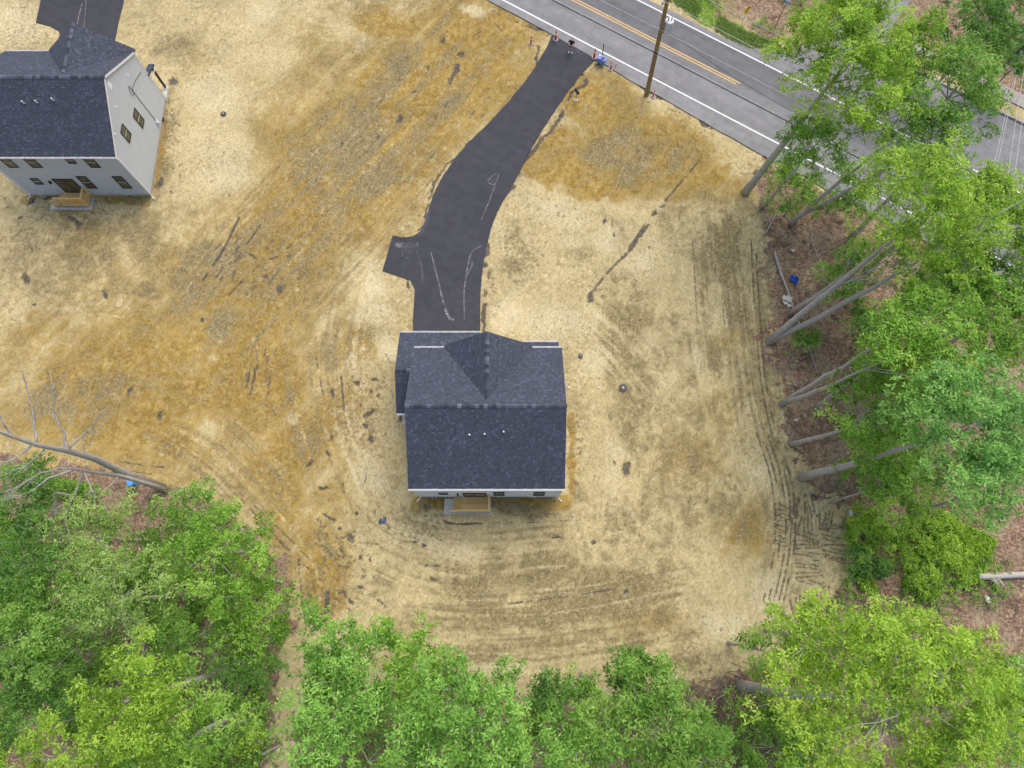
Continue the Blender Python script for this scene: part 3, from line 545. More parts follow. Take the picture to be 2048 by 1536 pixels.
# ---------------------------------------------------------------- road, drives
def road_pt(t, n, z): return Vector((RA.x, RA.y, z)) + RU * t + RN * n
def slab(name, pts2, z, mat, thick=0.25, kind='structure', parent=None):
    b = MB(); n = len(pts2); top = [(p[0], p[1], z) for p in pts2]
    A = sum(pts2[i][0] * pts2[(i + 1) % n][1] - pts2[(i + 1) % n][0] * pts2[i][1] for i in range(n))
    if A < 0: top = top[::-1]
    b.poly(top)
    for i in range(n):
        p, q = top[i], top[(i + 1) % n]; b.quad((p[0], p[1], z - thick), (q[0], q[1], z - thick), q, p)
    o = b.build(name, mat, parent)
    if kind: o['kind'] = kind
    return o
rr = random.Random(3)
ts = np.arange(-70, 91, 1.5)
nearE = [road_pt(t, np.interp(t, [0, 8, 14, 25, 60], [-0.75, -1.0, -1.35, -1.75, -1.9]) + rr.uniform(-.07, .07), 0) for t in ts]
farE = [road_pt(t, 7.35 + rr.uniform(-.06, .06), 0) for t in ts[::-1]]
road = slab('road', [(p.x, p.y) for p in nearE + farE], 0.05, M['road']); tag(road, 'grey two lane asphalt road crossing the upper corner')
def line_strip(name, n0, n1, t0, t1, mat, z=0.054):
    b = MB(); tt = np.arange(t0, t1, 3.0).tolist() + [t1]
    for a, c in zip(tt[:-1], tt[1:]): b.quad(road_pt(a, n0, z), road_pt(c, n0, z), road_pt(c, n1, z), road_pt(a, n1, z))
    o = b.build(name, mat, road); return o
line_strip('edge_line', -0.07, 0.07, -70, 90, M['white_line']); line_strip('edge_line', 6.70, 6.83, -70, 90, M['white_line'])
line_strip('centre_line', 3.42, 3.53, -70, 20.6, M['yellow_line']); line_strip('centre_line', 3.68, 3.79, -70, 20.9, M['yellow_line'])
line_strip('centre_line', 3.42, 3.53, 52, 90, M['yellow_line']); line_strip('centre_line', 3.68, 3.79, 52, 90, M['yellow_line'])
apron = [road_pt(17, 7.2, 0), road_pt(19, 7.6, 0)] + [G(*p) for p in [(1500, 99), (1540, 97), (1580, 101), (1600, 92), (1640, 60), (1690, 20), (1740, -40)]] + [G(1850, -40), G(1780, 60)] + [road_pt(32, 13.0, 0), road_pt(36, 13.3, 0), road_pt(90, 13.3, 0), road_pt(90, 7.2, 0)]
ap = slab('side_road', [(p.x, p.y) for p in apron], 0.044, M['road2']); tag(ap, 'pale asphalt side road and turning lane past the far edge line')
kb = MB()
for t in np.arange(32, 90, 3.0): 
    kb.bar(road_pt(t, 13.42, 0.06), road_pt(t + 2.97, 13.42, 0.06), 0.16, 0.30)
tag(kb.build('kerb', M['walk']), 'low concrete kerb beside the turning lane', kind='structure')
sw = empty('sidewalk', road_pt(36, 15.5, 0)); tag(sw, 'pale concrete sidewalk behind the kerb across the road', kind='structure')
for k, t in enumerate(np.arange(32, 62, 1.5)):
    b = MB(); o = sw.location
    ps = [road_pt(t, 15.0, 0) - o, road_pt(t + 1.48, 15.0, 0) - o, road_pt(t + 1.48, 16.3, 0) - o, road_pt(t, 16.3, 0) - o]
    n = len(b.v); z = 0.06 + rr.uniform(-.004, .006)
    b.quad(*[(p.x, p.y, z) for p in ps])
    for i in range(4): p, q = ps[i], ps[(i + 1) % 4]; b.quad((p.x, p.y, -0.15), (q.x, q.y, -0.15), (q.x, q.y, z), (p.x, p.y, z))
    b.build('slab', M['walk'], sw)

def wob(pts, a=3.0, seed=0):
    r = random.Random(seed); return [(p[0] + r.uniform(-a, a) * .4, p[1] + r.uniform(-a, a) * .4) for p in pts]
dl = [(826, 690), (826, 640), (830, 578)]
dl2 = [(820, 560), (765, 542)]
dl3 = [(786, 471), (812, 475), (835, 467), (850, 445), (862, 402), (887, 350), (932, 291), (992, 231), (1052, 160), (1090, 100), (1106, 62)]
drt = [(1200, 108), (1180, 130), (1163, 148), (1130, 192), (1095, 243), (1060, 302), (1030, 361), (1001, 411), (981, 461), (968, 521), (962, 582), (961, 690)]
px = dl + dl2 + [tuple(p) for p in wob(catmull(dl3, 5), 2.0, 1)] + [tuple(p) for p in wob(catmull(drt, 5), 2.0, 2)]
dv = slab('driveway', [(G(*p).x, G(*p).y) for p in px], 0.036, M['drive']); tag(dv, 'new dark asphalt driveway curving from the centre house garage to the road')
px = [(60, -90), (82, 0), (72, 45), (100, 52), (118, 62), (123, 82), (118, 120), (128, 215), (212, 215), (226, 100), (236, 50), (248, 0), (262, -90)]
dv2 = slab('driveway', [(G(*p).x, G(*p).y) for p in px], 0.036, M['drive']); tag(dv2, 'new dark asphalt driveway behind the upper left house')
def film(parent, name, pts, w, mat, z=0.040):
    """thin ribbon of dust lying on the asphalt"""
    b = MB(); P = [G(*p, z) for p in catmull(pts, 4)]; k = len(P)
    for i in range(k - 1):
        d = (P[i + 1] - P[i]); d.normalize(); s = Vector((-d.y, d.x, 0)); w0 = w[0] + (w[1] - w[0]) * i / k if hasattr(w, '__len__') else w
        b.quad(P[i] - s * w0, P[i + 1] - s * w0, P[i + 1] + s * w0, P[i] + s * w0)
    return b.build(name, mat, parent)
for pts, w, m in [([(862, 505), (876, 560), (888, 610), (900, 640)], (.05, .10), 'dust2'), ([(889, 620), (897, 633), (908, 640)], (.06, .14), 'dust2'), ([(942, 505), (937, 525), (932, 552), (928, 590), (929, 638)], .055, 'dust2'), ([(963, 492), (948, 500), (937, 518), (946, 525), (932, 555)], .035, 'dust2'), ([(944, 525), (940, 540), (932, 553)], .03, 'dust2'),
                  ([(790, 489), (815, 491), (838, 489)], (.30, .22), 'dust'), ([(790, 490), (806, 490)], .16, 'dust2'), ([(833, 500), (842, 530), (846, 560)], (.05, .12), 'dust'), ([(838, 470), (852, 440), (858, 415)], .22, 'dust'), ([(990, 372), (975, 410), (962, 440)], .04, 'dust2'), ([(975, 362), (990, 348), (997, 352), (988, 370), (976, 364)], .05, 'dust2'), ([(982, 352), (985, 368)], .10, 'dust')]:
    film(dv, 'dust_streak', pts, w, M[m], 0.040 + 0.0009 * len(pts))
for cx, cy in ((1121, 84), (1163, 100), (813, 508)):
    c = G(cx, cy, 0.046); b = MB()
    for k in range(20):
        if rr.random() < .12: continue
        a, e = 2 * math.pi * k / 20, 2 * math.pi * (k + 1) / 20
        b.quad(*[(c.x + R * math.cos(t), c.y + R * math.sin(t), c.z) for R, t in ((.30, a), (.30, e), (.42, e), (.42, a))])
    b.build('chalk_ring', M['dust'], dv)
for pts, w in [([(165, 5), (158, 30), (152, 60)], .05), ([(172, 0), (170, 30), (166, 70)], .04)]: film(dv2, 'dust_streak', pts, w, M['dust2'])

# ---------------------------------------------------------------- houses
def shingle_field(b, O, uu, vv, nn, uL, uR, vmax, rows, seed, tabw=0.16):
    """O eave origin; uu along eave, vv up slope, nn outward; uL(v),uR(v) row extents"""
    r = random.Random(seed); dv = vmax / rows
    for i in range(rows):
        v0, v1 = i * dv, (i + 1) * dv + 0.012; vm = (i + .5) * dv; a, e = uL(vm), uR(vm)
        if e - a < 0.05: continue
        u = a - r.uniform(0, tabw); hue = r.uniform(-.04, .04)
        while u < e:
            wd = tabw * r.choice((0.55, 0.8, 1.0, 1.25)); x0, x1 = max(a, u), min(e, u + wd); u += wd
            if x1 - x0 < .015: continue
            t = min(1, max(0.001, r.choice((.22, .30, .38, .45, .5, .55, .60, .82)) + r.uniform(-.07, .07) + hue)); h = r.uniform(.016, .030)
            p = lambda x, v, n: O + uu * x + vv * v + nn * n
            A, B, C, D = p(x0, v0, h), p(x1, v0, h), p(x1, v1, .006), p(x0, v1, .006)
            b.quad(A, B, C, D, t); b.quad(p(x0, v0, -.005), p(x1, v0, -.005), B, A, t * .6 + .001)
def clap_wall(b, A, uvec, nvec, width, z0, z1, uL=None, uR=None, ex=0.15):
    """lapped siding rows; A = wall corner at ground, uvec along the wall, nvec outward"""
    k = int(math.ceil((z1 - z0) / ex))
    for i in range(k):
        a, c = z0 + i * ex, min(z1, z0 + (i + 1) * ex)
        f = lambda z, fn, d: fn(z) if fn else d
        L0, L1, R0, R1 = f(a, uL, 0), f(c, uL, 0), f(a, uR, width), f(c, uR, width)
        if R1 - L1 < .001 and R0 - L0 < .01: continue
        P = lambda u, z, n: A + uvec * u + nvec * n + Vector((0, 0, z))
        b.quad(P(L0, a, .022), P(R0, a, .022), P(R1, c, .002), P(L1, c, .002)); b.quad(P(L0, a, 0), P(R0, a, 0), P(R0, a, .022), P(L0, a, .022))
def window(par, A, uvec, nvec, u0, u1, z0, z1, sash=True, name='window'):
    b = MB(); fw = 0.06; O = A
    def bx(u_0, u_1, za, zb, n0, n1, mb):
        p = [O + uvec * u + nvec * n for u, n in ((u_0, n0), (u_1, n0), (u_1, n1), (u_0, n1))]
        v = len(mb.v); mb.v += [(q.x, q.y, za) for q in p] + [(q.x, q.y, zb) for q in p]
        for q in ((0, 3, 2, 1), (4, 5, 6, 7), (0, 1, 5, 4), (1, 2, 6, 5), (2, 3, 7, 6), (3, 0, 4, 7)): mb.f.append(tuple(v + i for i in q)); mb.t.append(0)
    for (a, c, e, g) in ((u0, u1, z0, z0 + fw), (u0, u1, z1 - fw, z1), (u0, u0 + fw, z0 + fw, z1 - fw), (u1 - fw, u1, z0 + fw, z1 - fw)): bx(a, c, e, g, 0, .07, b)
    w = b.build(name, M['frame'], par)
    if sash:
        zm = (z0 + z1) / 2
        for (e, g, dn) in ((z0 + fw, zm - .02, 0.0), (zm + .02, z1 - fw, .008)):
            q = MB(); bx(u0 + fw, u1 - fw, e, g, -.02, .034 + dn, q); q.build('pane', M['glass'], w)
        q = MB(); bx(u0 + fw, u1 - fw, zm - .02, zm + .02, 0, .055, q); q.build('meeting_rail', M['galv'], w)
        q = MB(); bx(u0 - .02, u1 + .02, z0 - .05, z0 - .002, 0, .05, q); q.build('sill', M['trim'], w)
    else:
        um = (u0 + u1) / 2
        for (a, c, dn) in ((u0 + fw, um - .03, 0.0), (um + .03, u1 - fw, .012)):
            q = MB(); bx(a, c, z0 + fw, z1 - fw, -.02, .034 + dn, q); q.build('pane', M['glass'], w)
        q = MB(); bx(um - .03, um + .03, z0 + fw, z1 - fw, 0, .06, q); q.build('stile', M['frame'], w)
    return w
X_, Y_, Z_ = Vector((1, 0, 0)), Vector((0, 1, 0)), Vector((0, 0, 1))

def gable_roof(par, x0, x1, y0, y1, ze, yr, zr, seed, rows, name='roof', caps=True, cap_x=None):
    """ridge along X at (yr, zr); eaves at y0/y1 (z = ze)"""
    b = MB()
    for (ya, s) in ((y0, 1), (y1, -1)):     # sheathing slabs
        d = Vector((0, yr - ya, zr - ze)); n = Vector((0, -s * abs(zr - ze), abs(yr - ya))).normalized()
        e0, e1, r0, r1 = Vector((x0, ya, ze)), Vector((x1, ya, ze)), Vector((x0, yr, zr)), Vector((x1, yr, zr)); k = n * -.16
        b.quad(e0, e1, r1, r0) if s > 0 else b.quad(e1, e0, r0, r1)
        b.quad(e0 + k, r0 + k, r1 + k, e1 + k); b.quad(e0, r0, r0 + k, e0 + k); b.quad(e1, e1 + k, r1 + k, r1); b.quad(e0, e0 + k, e1 + k, e1)
    roof = b.build(name, M['shingle'], par)
    for q, (ya, s) in enumerate(((y0, 1), (y1, -1))):
        vv = Vector((0, yr - ya, zr - ze)); L = vv.length; vv.normalize(); nn = Vector((0, -s * abs(zr - ze), abs(yr - ya))).normalized()
        m = MB(); shingle_field(m, Vector((x0, ya, ze)), X_, vv, nn, lambda v: -.01, lambda v: x1 - x0 + .01, L, rows[q], seed + q)
        o = m.build('shingles', M['shingle'], roof); o['kind'] = 'stuff'
    if caps:
        m = MB(); sl0 = (zr - ze) / (yr - y0); sl1 = (zr - ze) / (y1 - yr); h = .15
        m.quad((0, -h, -h * sl0 + .045), (.33, -h, -h * sl0 + .035), (.33, 0, .035), (0, 0, .045)); m.quad((0, 0, .045), (.33, 0, .035), (.33, h, -h * sl1 + .035), (0, h, -h * sl1 + .045))
        m.quad((0, -h, -h * sl0), (0, -h, -h * sl0 + .045), (0, 0, .045), (0, 0, 0)); m.quad((0, 0, 0), (0, 0, .045), (0, h, -h * sl1 + .045), (0, h, -h * sl1))
        first = None; xx = x0
        while xx < x1 - .2:
            if cap_x is None or cap_x(xx):
                if first is None: first = m.build('ridge_cap', M['cap'], roof); first.location = (xx, yr, zr + .01)
                else: inst(first, roof, (xx, yr, zr + .01))
            xx += .285
    return roof
def gutter(par, a, b_, out, z, ticks=True):
    """white K-gutter running from a to b (x range) at y=out edge"""
    m = MB(); s = -1 if out[1] < 0 else 1; y = out[0]
    m.box(a, min(y, y + s * .11), z - .11, b_, max(y, y + s * .11), z - .09); m.box(a, min(y + s * .095, y + s * .115), z - .09, b_, max(y + s * .095, y + s * .115), z + .015)
    m.box(a, min(y - s * .0, y + s * .015), z - .09, b_, max(y, y + s * .015), z + .005)
    g = m.build('gutter', M['trim'], par)
    if ticks:
        q = MB()
        for k in range(int((b_ - a) / .75)): x = a + .35 + k * .75; q.box(x, min(y, y + s * .10), z - .01, x + .04, max(y, y + s * .10), z + .02)
        if q.v: q.build('gutter_strap', M['trim'], g)['kind'] = 'stuff'
    return g

def house(label, ox, oy, W, D, gx, ghw, gz, seed, wing, porch_y):
    t = empty('house', (ox, oy, 0)); tag(t, label, 'house', 'new two storey houses')
    SID = M['siding'] if wing else M['siding_g']
    ze, zr, yr = 6.0, 9.05, D / 2
    # foundation and walls
    MB().box(0.02, 0.02, -0.25, W - .02, D - .02, 0.34).build('foundation', M['found'], t)
    core = MB(); core.box(0.03, 0.03, .3, W - .03, D - .03, 5.85); core.build('wall_core', SID, t)
    slp = (zr - ze) / (yr + .2)
    for (nm, A, u, n, wd, fn) in (('back_wall', Vector((0, 0, 0)), X_, -Y_, W, None), ('front_wall', Vector((W, D, 0)), -X_, Y_, W, None), ('side_wall', Vector((W, 0, 0)), Y_, X_, D, 1), ('side_wall', Vector((0, D, 0)), -Y_, -X_, D, 1)):
        m = MB()
        if fn: 
            L = lambda z: max(0.0, (z - (ze - .02)) / slp - .0) if z > ze else 0.0
            Rr = lambda z: D - max(0.0, (z - (ze - .02)) / slp) if z > ze else D
            clap_wall(m, A, u, n, wd, .32, zr - .3, L, Rr)
        else: clap_wall(m, A, u, n, wd, .32, 5.84)
        m.build(nm, SID, t)
    # gable infill so the loft is closed
    m = MB()
    for x in (.04, W - .04): MB().poly([(x, .05, 5.8), (x, D - .05, 5.8), (x, yr, zr - .25)]).build('gable_core', SID, t)
    for (x, y) in ((0, 0), (W, 0), (0, D), (W, D)):
        q = MB(); sx = -1 if x == 0 else 1; sy = -1 if y == 0 else 1
        q.box(min(x - sx * .09, x + sx * .03), min(y - sy * .09, y + sy * .03), .30, max(x - sx * .09, x + sx * .03), max(y - sy * .09, y + sy * .03), 5.84); q.build('corner_trim', M['trim'], t)
    # main roof
    rf = gable_roof(t, -.14, W + .14, -.16, D + .2, ze, yr, zr, seed, (42, 42))
    for x0, x1 in ((-.155, -.142), (W + .142, W + .155)):      # white rake boards
        q = MB()
        for (ya) in (-.16, D + .2):
            k = Vector((0, 0, -.2)); a, c = Vector((0, ya, ze + .0)), Vector((0, yr, zr + .0))
            for x in (x0, x1): q.quad((x, a.y, a.z), (x, c.y, c.z), (x, c.y, c.z - .2), (x, a.y, a.z - .2))
            q.quad((x0, a.y, a.z), (x1, a.y, a.z), (x1, c.y, c.z), (x0, c.y, c.z)); q.quad((x0, a.y, a.z - .2), (x0, c.y, c.z - .2), (x1, c.y, c.z - .2), (x1, a.y, a.z - .2))
        q.build('rake_board', M['trim'], rf)
    gutter(t, -.14, W + .14, (-.165, -1), ze); gutter(t, -.14, gx - ghw, (D + .205, 1), ze); gutter(t, min(gx + ghw, W - .05), W + .14, (D + .205, 1), ze)
    # soffit
    MB().box(-.1, -.15, 5.76, W + .1, .0, 5.80).build('soffit', M['trim'], t); MB().box(-.1, D, 5.76, W + .1, D + .19, 5.80).build('soffit', M['trim'], t)
    # cross gable
    yg = D + .42; yb = D + .2 - (gz - ze) / slp
    wall = MB(); clap_wall(wall, Vector((gx + ghw - .2, D + .2, 0)), -X_, Y_, 2 * ghw - .4, .32, gz - .35, lambda z: max(0, (z - ze) * (ghw - .2) / (gz - .3 - ze)) if z > ze else 0, lambda z: 2 * (ghw - .2) - (max(0, (z - ze) * (ghw - .2) / (gz - .3 - ze)) if z > ze else 0))
    wall.box(gx - ghw + .2, D - .02, .3, gx + ghw - .2, D + .195, 5.8); wall.build('front_bay_wall', SID, t)
    cg = MB()
    for s in (-1, 1):
        E, P, Bk, Vv = Vector((gx + s * ghw, yg, ze)), Vector((gx, yg, gz)), Vector((gx, yb, gz)), Vector((gx + s * ghw, D + .2, ze))
        n = Vector((s * (gz - ze), 0, ghw)).normalized(); k = n * -.14
        q = (E, P, Bk, Vv); cg.poly(q if s < 0 else q[::-1]); cg.poly([p + k for p in q][::-1]); cg.quad(E, P, P + k, E + k); cg.quad(E, Vv, Vv + k, E + k)
    cgo = cg.build('cross_gable', M['shingle'], t)
    for s in (-1, 1):
        E = Vector((gx + s * ghw, yg, ze)); P = Vector((gx, yg, gz)); vv = (P - E); L = vv.length; vv.normalize(); n = Vector((s * (gz - ze), 0, ghw)).normalized()
        m = MB(); dep = yg - yb; d0 = yg - (D + .2)
        if s > 0: shingle_field(m, E, -Y_, vv, n, lambda v: -.01, lambda v: d0 + (dep - d0) * v / L + .03, L, 29, seed + 5)
        else: shingle_field(m, E, Y_, vv, n, lambda v: -(d0 + (dep - d0) * v / L) - .03, lambda v: .01, L, 29, seed + 6)
        o = m.build('shingles', M['shingle'], cgo); o['kind'] = 'stuff'
    m = MB(); sl = (gz - ze) / ghw; h = .15
    m.quad((-h, 0, -h * sl + .04), (0, 0, .04), (0, .33, .03), (-h, .33, -h * sl + .03)); m.quad((0, 0, .04), (h, 0, -h * sl + .04), (h, .33, -h * sl + .03), (0, .33, .03)); m.quad((-h, 0, -h * sl), (0, 0, 0), (0, 0, .04), (-h, 0, -h * sl + .04)); m.quad((0, 0, 0), (h, 0, -h * sl), (h, 0, -h * sl + .04), (0, 0, .04))
    first = None; y = yb + .15
    while y < yg - .1:
        if first is None: first = m.build('ridge_cap', M['cap'], cgo); first.location = (gx, y, gz + .012)
        else: inst(first, cgo, (gx, y, gz + .012))
        y += .285
    q = MB()
    for s in (-1, 1):
        a, c = Vector((gx + s * ghw, yg + .012, ze)), Vector((gx, yg + .012, gz)); q.quad(a, c, c - Z_ * .18, a - Z_ * .18)
    q.build('rake_board', M['trim'], cgo)
    # plumbing vents on the back slope
    for vx, vy in ((4.05, 3.08), (5.05, 3.12), (6.30, 3.26)):
        z = ze + (vy + .16) * slp; v = MB().lathe([(.11, -.02), (.10, .07), (.045, .09)], 10, (vx, vy, z)).build('vent_boot', M['iron'], rf)
        MB().tube([(vx, vy, z + .02), (vx, vy, z + .36)], .05, 8).build('vent_pipe', M['trim'], v)
    # windows and door of the back wall
    A = Vector((0, 0, 0))
    for (a, c, e, g) in ((1.0, 1.78, 4.34, 5.72), (2.85, 3.68, 4.34, 5.72), (6.1, 6.72, 4.9, 5.72), (7.5, 8.3, 4.34, 5.72), (1.55, 2.2, 1.88, 2.78), (5.5, 6.3, 1.28, 3.08), (8.42, 9.22, 1.28, 3.08)):
        window(t, A, X_, -Y_, a, c, e, g)
    window(t, A, X_, -Y_, 3.28, 4.98, .64, 2.68, False, 'sliding_door')
    l = MB().box(2.86, -.05, 2.05, 2.98, -.02, 2.45).build('wall_lamp', M['black'], t); MB().lathe([(.04, 0), (.075, .04), (.075, .22), (.03, .3)], 8, (2.92, -.13, 2.1)).build('lantern', M['black'], l)
    MB().box(4.1, -.06, 3.5, 4.28, -.018, 3.66).build('vent_cover', M['trim'], t); MB().box(1.6, -.07, 1.02, 1.76, -.018, 1.14).build('outlet_cover', M['trim'], t)
    MB().box(8.15, -.06, .12, 8.65, .0, .30).build('crawl_vent', M['trim'], t).location = (0, 0, 0); MB().box(8.2, -.075, .15, 8.6, -.061, .27).build('vent_grille', M['frame'], t)
    for x in (.85, 1.12): MB().tube([(x, -.06, .5), (x, -.08, .28), (x, -.12, -.02)], .03, 6).build('drain_pipe', M['trim'], t)
    # right side wall
    A2 = Vector((W, 0, 0))
    window(t, A2, Y_, X_, 4.55, 5.42, 2.9, 4.5); window(t, A2, Y_, X_, 2.17, 3.05, 4.35, 5.75)
    MB().box(W + .0, 4.52, 7.72, W + .04, 5.0, 8.3).build('gable_vent', M['trim'], t)
    for (y, z) in ((7.28, 6.05), (3.75, 6.78), (1.59, 6.4)): MB().box(W, y - .09, z - .1, W + .06, y + .09, z + .1).build('vent_cover', M['trim'], t)
    MB().box(W - .01, 7.3, .05, W + .03, 7.7, .24).build('crawl_vent', M['frame'], t)
    mtr = MB().box(W, 6.4, .75, W + .14, 6.72, 1.2).build('electric_meter', M['galv'], t); MB().lathe([(.0, 0), (.12, .0), (.12, .07), (.05, .09)], 12).build('meter_dial', M['galv'], mtr).matrix_local = Matrix.Translation((W + .14, 6.56, 1.0)) @ Matrix.Rotation(math.pi / 2, 4, 'Y')
    c = [(W + .04, 9.0, 4.42), (W + .04, 7.6, 5.0), (W + .04, 6.75, 5.2), (W + .08, 6.35, 4.9), (W + .09, 6.1, 5.3), (W + .06, 6.5, 5.75), (W + .05, 6.55, 4.4), (W + .05, 6.56, 1.2)]
    MB().tube(catmull(c, 5), .022, 5).build('service_cable', M['iron'], t)
    # downspouts
    for (x, y, sx) in ((W + .07, -.08, 1), (-.07, -.08, -1)):
        m = MB().tube([(x - sx * .02, -.2, 5.86), (x, -.1, 5.62), (x, -.05, 5.4), (x, -.05, .3), (x + sx * .06, -.16, .12), (x + sx * .25, -.34, .06)], .045, 6); m.build('downspout', M['trim'], t)
    # porch at the front right corner
    px0, px1 = gx + ghw - .6, W + .1
    MB().box(px0, D + .02, -.2, W + .05, porch_y - .12, .28).build('porch_slab', M['concrete'], t)
    pr = MB(); pr.quad((px0, porch_y, 2.95), (px0, D + .0, 3.5), (px1, D + .0, 3.5), (px1, porch_y, 2.95)); pr.quad((px0, porch_y, 2.8), (px1, porch_y, 2.8), (px1, D, 3.35), (px0, D, 3.35)); pr.quad((px1, porch_y, 2.8), (px1, porch_y, 2.95), (px1, D, 3.5), (px1, D, 3.35)); pr.quad((px0, porch_y, 2.8), (px1, porch_y, 2.8), (px1, porch_y, 2.95), (px0, porch_y, 2.95)); pr.quad((px0, D, 3.35), (px0, D, 3.5), (px0, porch_y, 2.95), (px0, porch_y, 2.8))
    po = pr.build('porch_roof', M['shingle'], t); vv = Vector((0, D - porch_y, .55)); L = vv.length; vv.normalize(); nn = Vector((0, .55, porch_y - D)).normalized()
    m = MB(); shingle_field(m, Vector((px1, porch_y, 2.95)), -X_, vv, nn, lambda v: -.01, lambda v: px1 - px0 + .01, L, 11, seed + 9); o = m.build('shingles', M['shingle'], po); o['kind'] = 'stuff'
    gutter(t, px0, px1, (porch_y + .005, 1), 2.95); MB().box(px1 + .001, D, 2.72, px1 + .02, porch_y, 2.82).build('porch_fascia', M['trim'], t)
    MB().box(W - .18, porch_y - .36, .28, W - .02, porch_y - .20, 2.82).build('porch_post', M['black'], t); MB().box(W - .24, porch_y - .42, .28, W + .04, porch_y - .14, .36).build('post_base', M['trim'], t)
    if wing:    # one storey garage wing at the front left
        x0, x1, y0, y1 = -1.68, 4.5, 5.78, 12.1
        MB().box(x0 + .15, y0 + .22, -.25, x1, y1 - .3, .3).build('foundation', M['found'], t)
        m = MB().box(x0 + .15, y0 + .24, .3, x1 - .05, y1 - .32, 2.85); m.poly([(x0 + .16, y0 + .3, 2.8), (x0 + .16, y1 - .35, 2.8), (x0 + .16, 8.65, 4.3)]); m.build('garage_wall', SID, t)
        gr = gable_roof(t, x0, x1 + .0, y0, y1, 3.0, 8.65, 4.5, seed + 20, (20, 24), 'garage_roof', True, lambda x: x < -.1 or False)
        gutter(t, x0, x1, (y1 + .005, 1), 3.0); gutter(t, x0, -.02, (y0 - .005, -1), 3.0)
        MB().tube([(-1.5, y0 - .03, 2.9), (-1.48, y0 + .17, 2.6), (-1.48, y0 + .17, .2), (-1.5, y0 - .2, .05)], .04, 6).build('downspout', M['trim'], t)
        gd = MB().box(-.9, y1 - .318, .05, 3.9, y1 - .29, 2.35).build('garage_door', M['trim'], t)
        for k in range(4):
            for j in range(6): MB().box(-.85 + j * .8, y1 - .289, .1 + k * .57, -.12 + j * .8, y1 - .272, .60 + k * .57).build('door_panel', M['trim'], gd)
    # back deck on its concrete pad
    dk = empty('back_deck', (ox + 1.75, oy - 1.3, 0)); X0, Y0 = 1.75, -1.3
    tag(dk, 'new pale lumber back landing with steps and railing behind the ' + ('centre house' if wing else 'upper left house'), 'deck', 'back landings')
    B = lambda x0, y0, z0, x1, y1, z1, nm, mt: MB().box(x0 - X0, y0 - Y0, z0, x1 - X0, y1 - Y0, z1).build(nm, M[mt], dk)
    B(1.75, -1.3, -.2, 5.28, -.14, .07, 'concrete_pad', 'concrete')
    pl = MB().box(0, 0, 0, 2.12, .134, .035); p0 = None
    for k in range(8):
        loc = (3.06 - X0, -1.16 + k * .141 - Y0, .585)
        if p0 is None: p0 = pl.build('plank', M['deck'], dk); p0.location = loc
        else: inst(p0, dk, loc)
    B(3.05, -1.175, .38, 5.19, -1.14, .582, 'rim_joist', 'deck'); B(5.155, -1.138, .38, 5.19, -.03, .582, 'rim_joist', 'deck'); B(3.05, -1.138, .38, 3.085, -.03, .582, 'rim_joist', 'deck')
    tr = MB().box(0, 0, 0, .27, 1.06, .035)
    t0 = tr.build('tread', M['deckv'], dk); t0.location = (2.77 - X0, -1.12 - Y0, .40); inst(t0, dk, (2.49 - X0, -1.12 - Y0, .22))
    rz = MB().box(0, 0, 0, .02, 1.06, .16).build('riser', M['deckv'], dk); rz.location = (3.02 - X0, -1.12 - Y0, .40); inst(rz, dk, (2.75 - X0, -1.12 - Y0, .235)); inst(rz, dk, (2.50 - X0, -1.12 - Y0, .06))
    p = None
    for (x, y, z1) in ((3.04, -1.19, 1.52), (5.12, -1.19, 1.52), (5.12, -.12, 1.52), (4.1, -1.19, 1.52)):
        if p is None: p = MB().box(0, 0, 0, .09, .09, 1.45).build('post', M['deckv'], dk); p.location = (x - X0, y - Y0, .07)
        else: inst(p, dk, (x - X0, y - Y0, .07))
    B(2.32, -1.19, .07, 2.41, -1.10, .95, 'post', 'deckv')
    B(3.0, -1.22, 1.53, 5.26, -1.08, 1.565, 'top_rail', 'deck'); B(5.10, -1.075, 1.53, 5.24, -.04, 1.565, 'top_rail', 'deckv')
    B(3.14, -1.16, .70, 5.12, -1.12, .78, 'lower_rail', 'deck'); B(5.15, -1.09, .70, 5.19, -.13, .78, 'lower_rail', 'deckv'); B(3.14, -1.16, 1.42, 5.12, -1.12, 1.50, 'upper_rail', 'deck'); B(5.15, -1.09, 1.42, 5.19, -.13, 1.50, 'upper_rail', 'deckv')
    MB().bar((3.06 - X0, -1.15 - Y0, 1.55), (2.3 - X0, -1.15 - Y0, 1.0), .14, .035).build('stair_rail', M['deck'], dk); MB().bar((3.06 - X0, -1.15 - Y0, .72), (2.4 - X0, -1.15 - Y0, .22), .04, .1).build('stair_rail', M['deck'], dk)
    b0 = MB().box(0, 0, 0, .034, .034, .78).build('baluster', M['deckv'], dk); first = True
    for k in range(14):
        for (x, y) in ((3.2 + k * .138, -1.199),):
            if abs(x - 4.1) < .05: continue
            if first: b0.location = (x - X0, y - Y0, .70); first = False
            else: inst(b0, dk, (x - X0, y - Y0, .70))
    for k in range(7): inst(b0, dk, (5.192 - X0, -1.02 + k * .13 - Y0, .70))
    for k in range(5): inst(b0, dk, (2.46 + k * .12 - X0, -1.17 - Y0, .24 + k * .085))
    return t
hm = house('white sided two storey house with dark shingle roof and garage wing in the centre', -6.85, 6.47, 10.27, 9.65, 5.17, 3.12, 8.75, 100, True, 11.35)
hl = house('grey white two storey house with dark shingle roof at the upper left', -40.97, 32.05, 10.2, 9.4, 6.95, 3.5, 8.75, 200, False, 10.95)

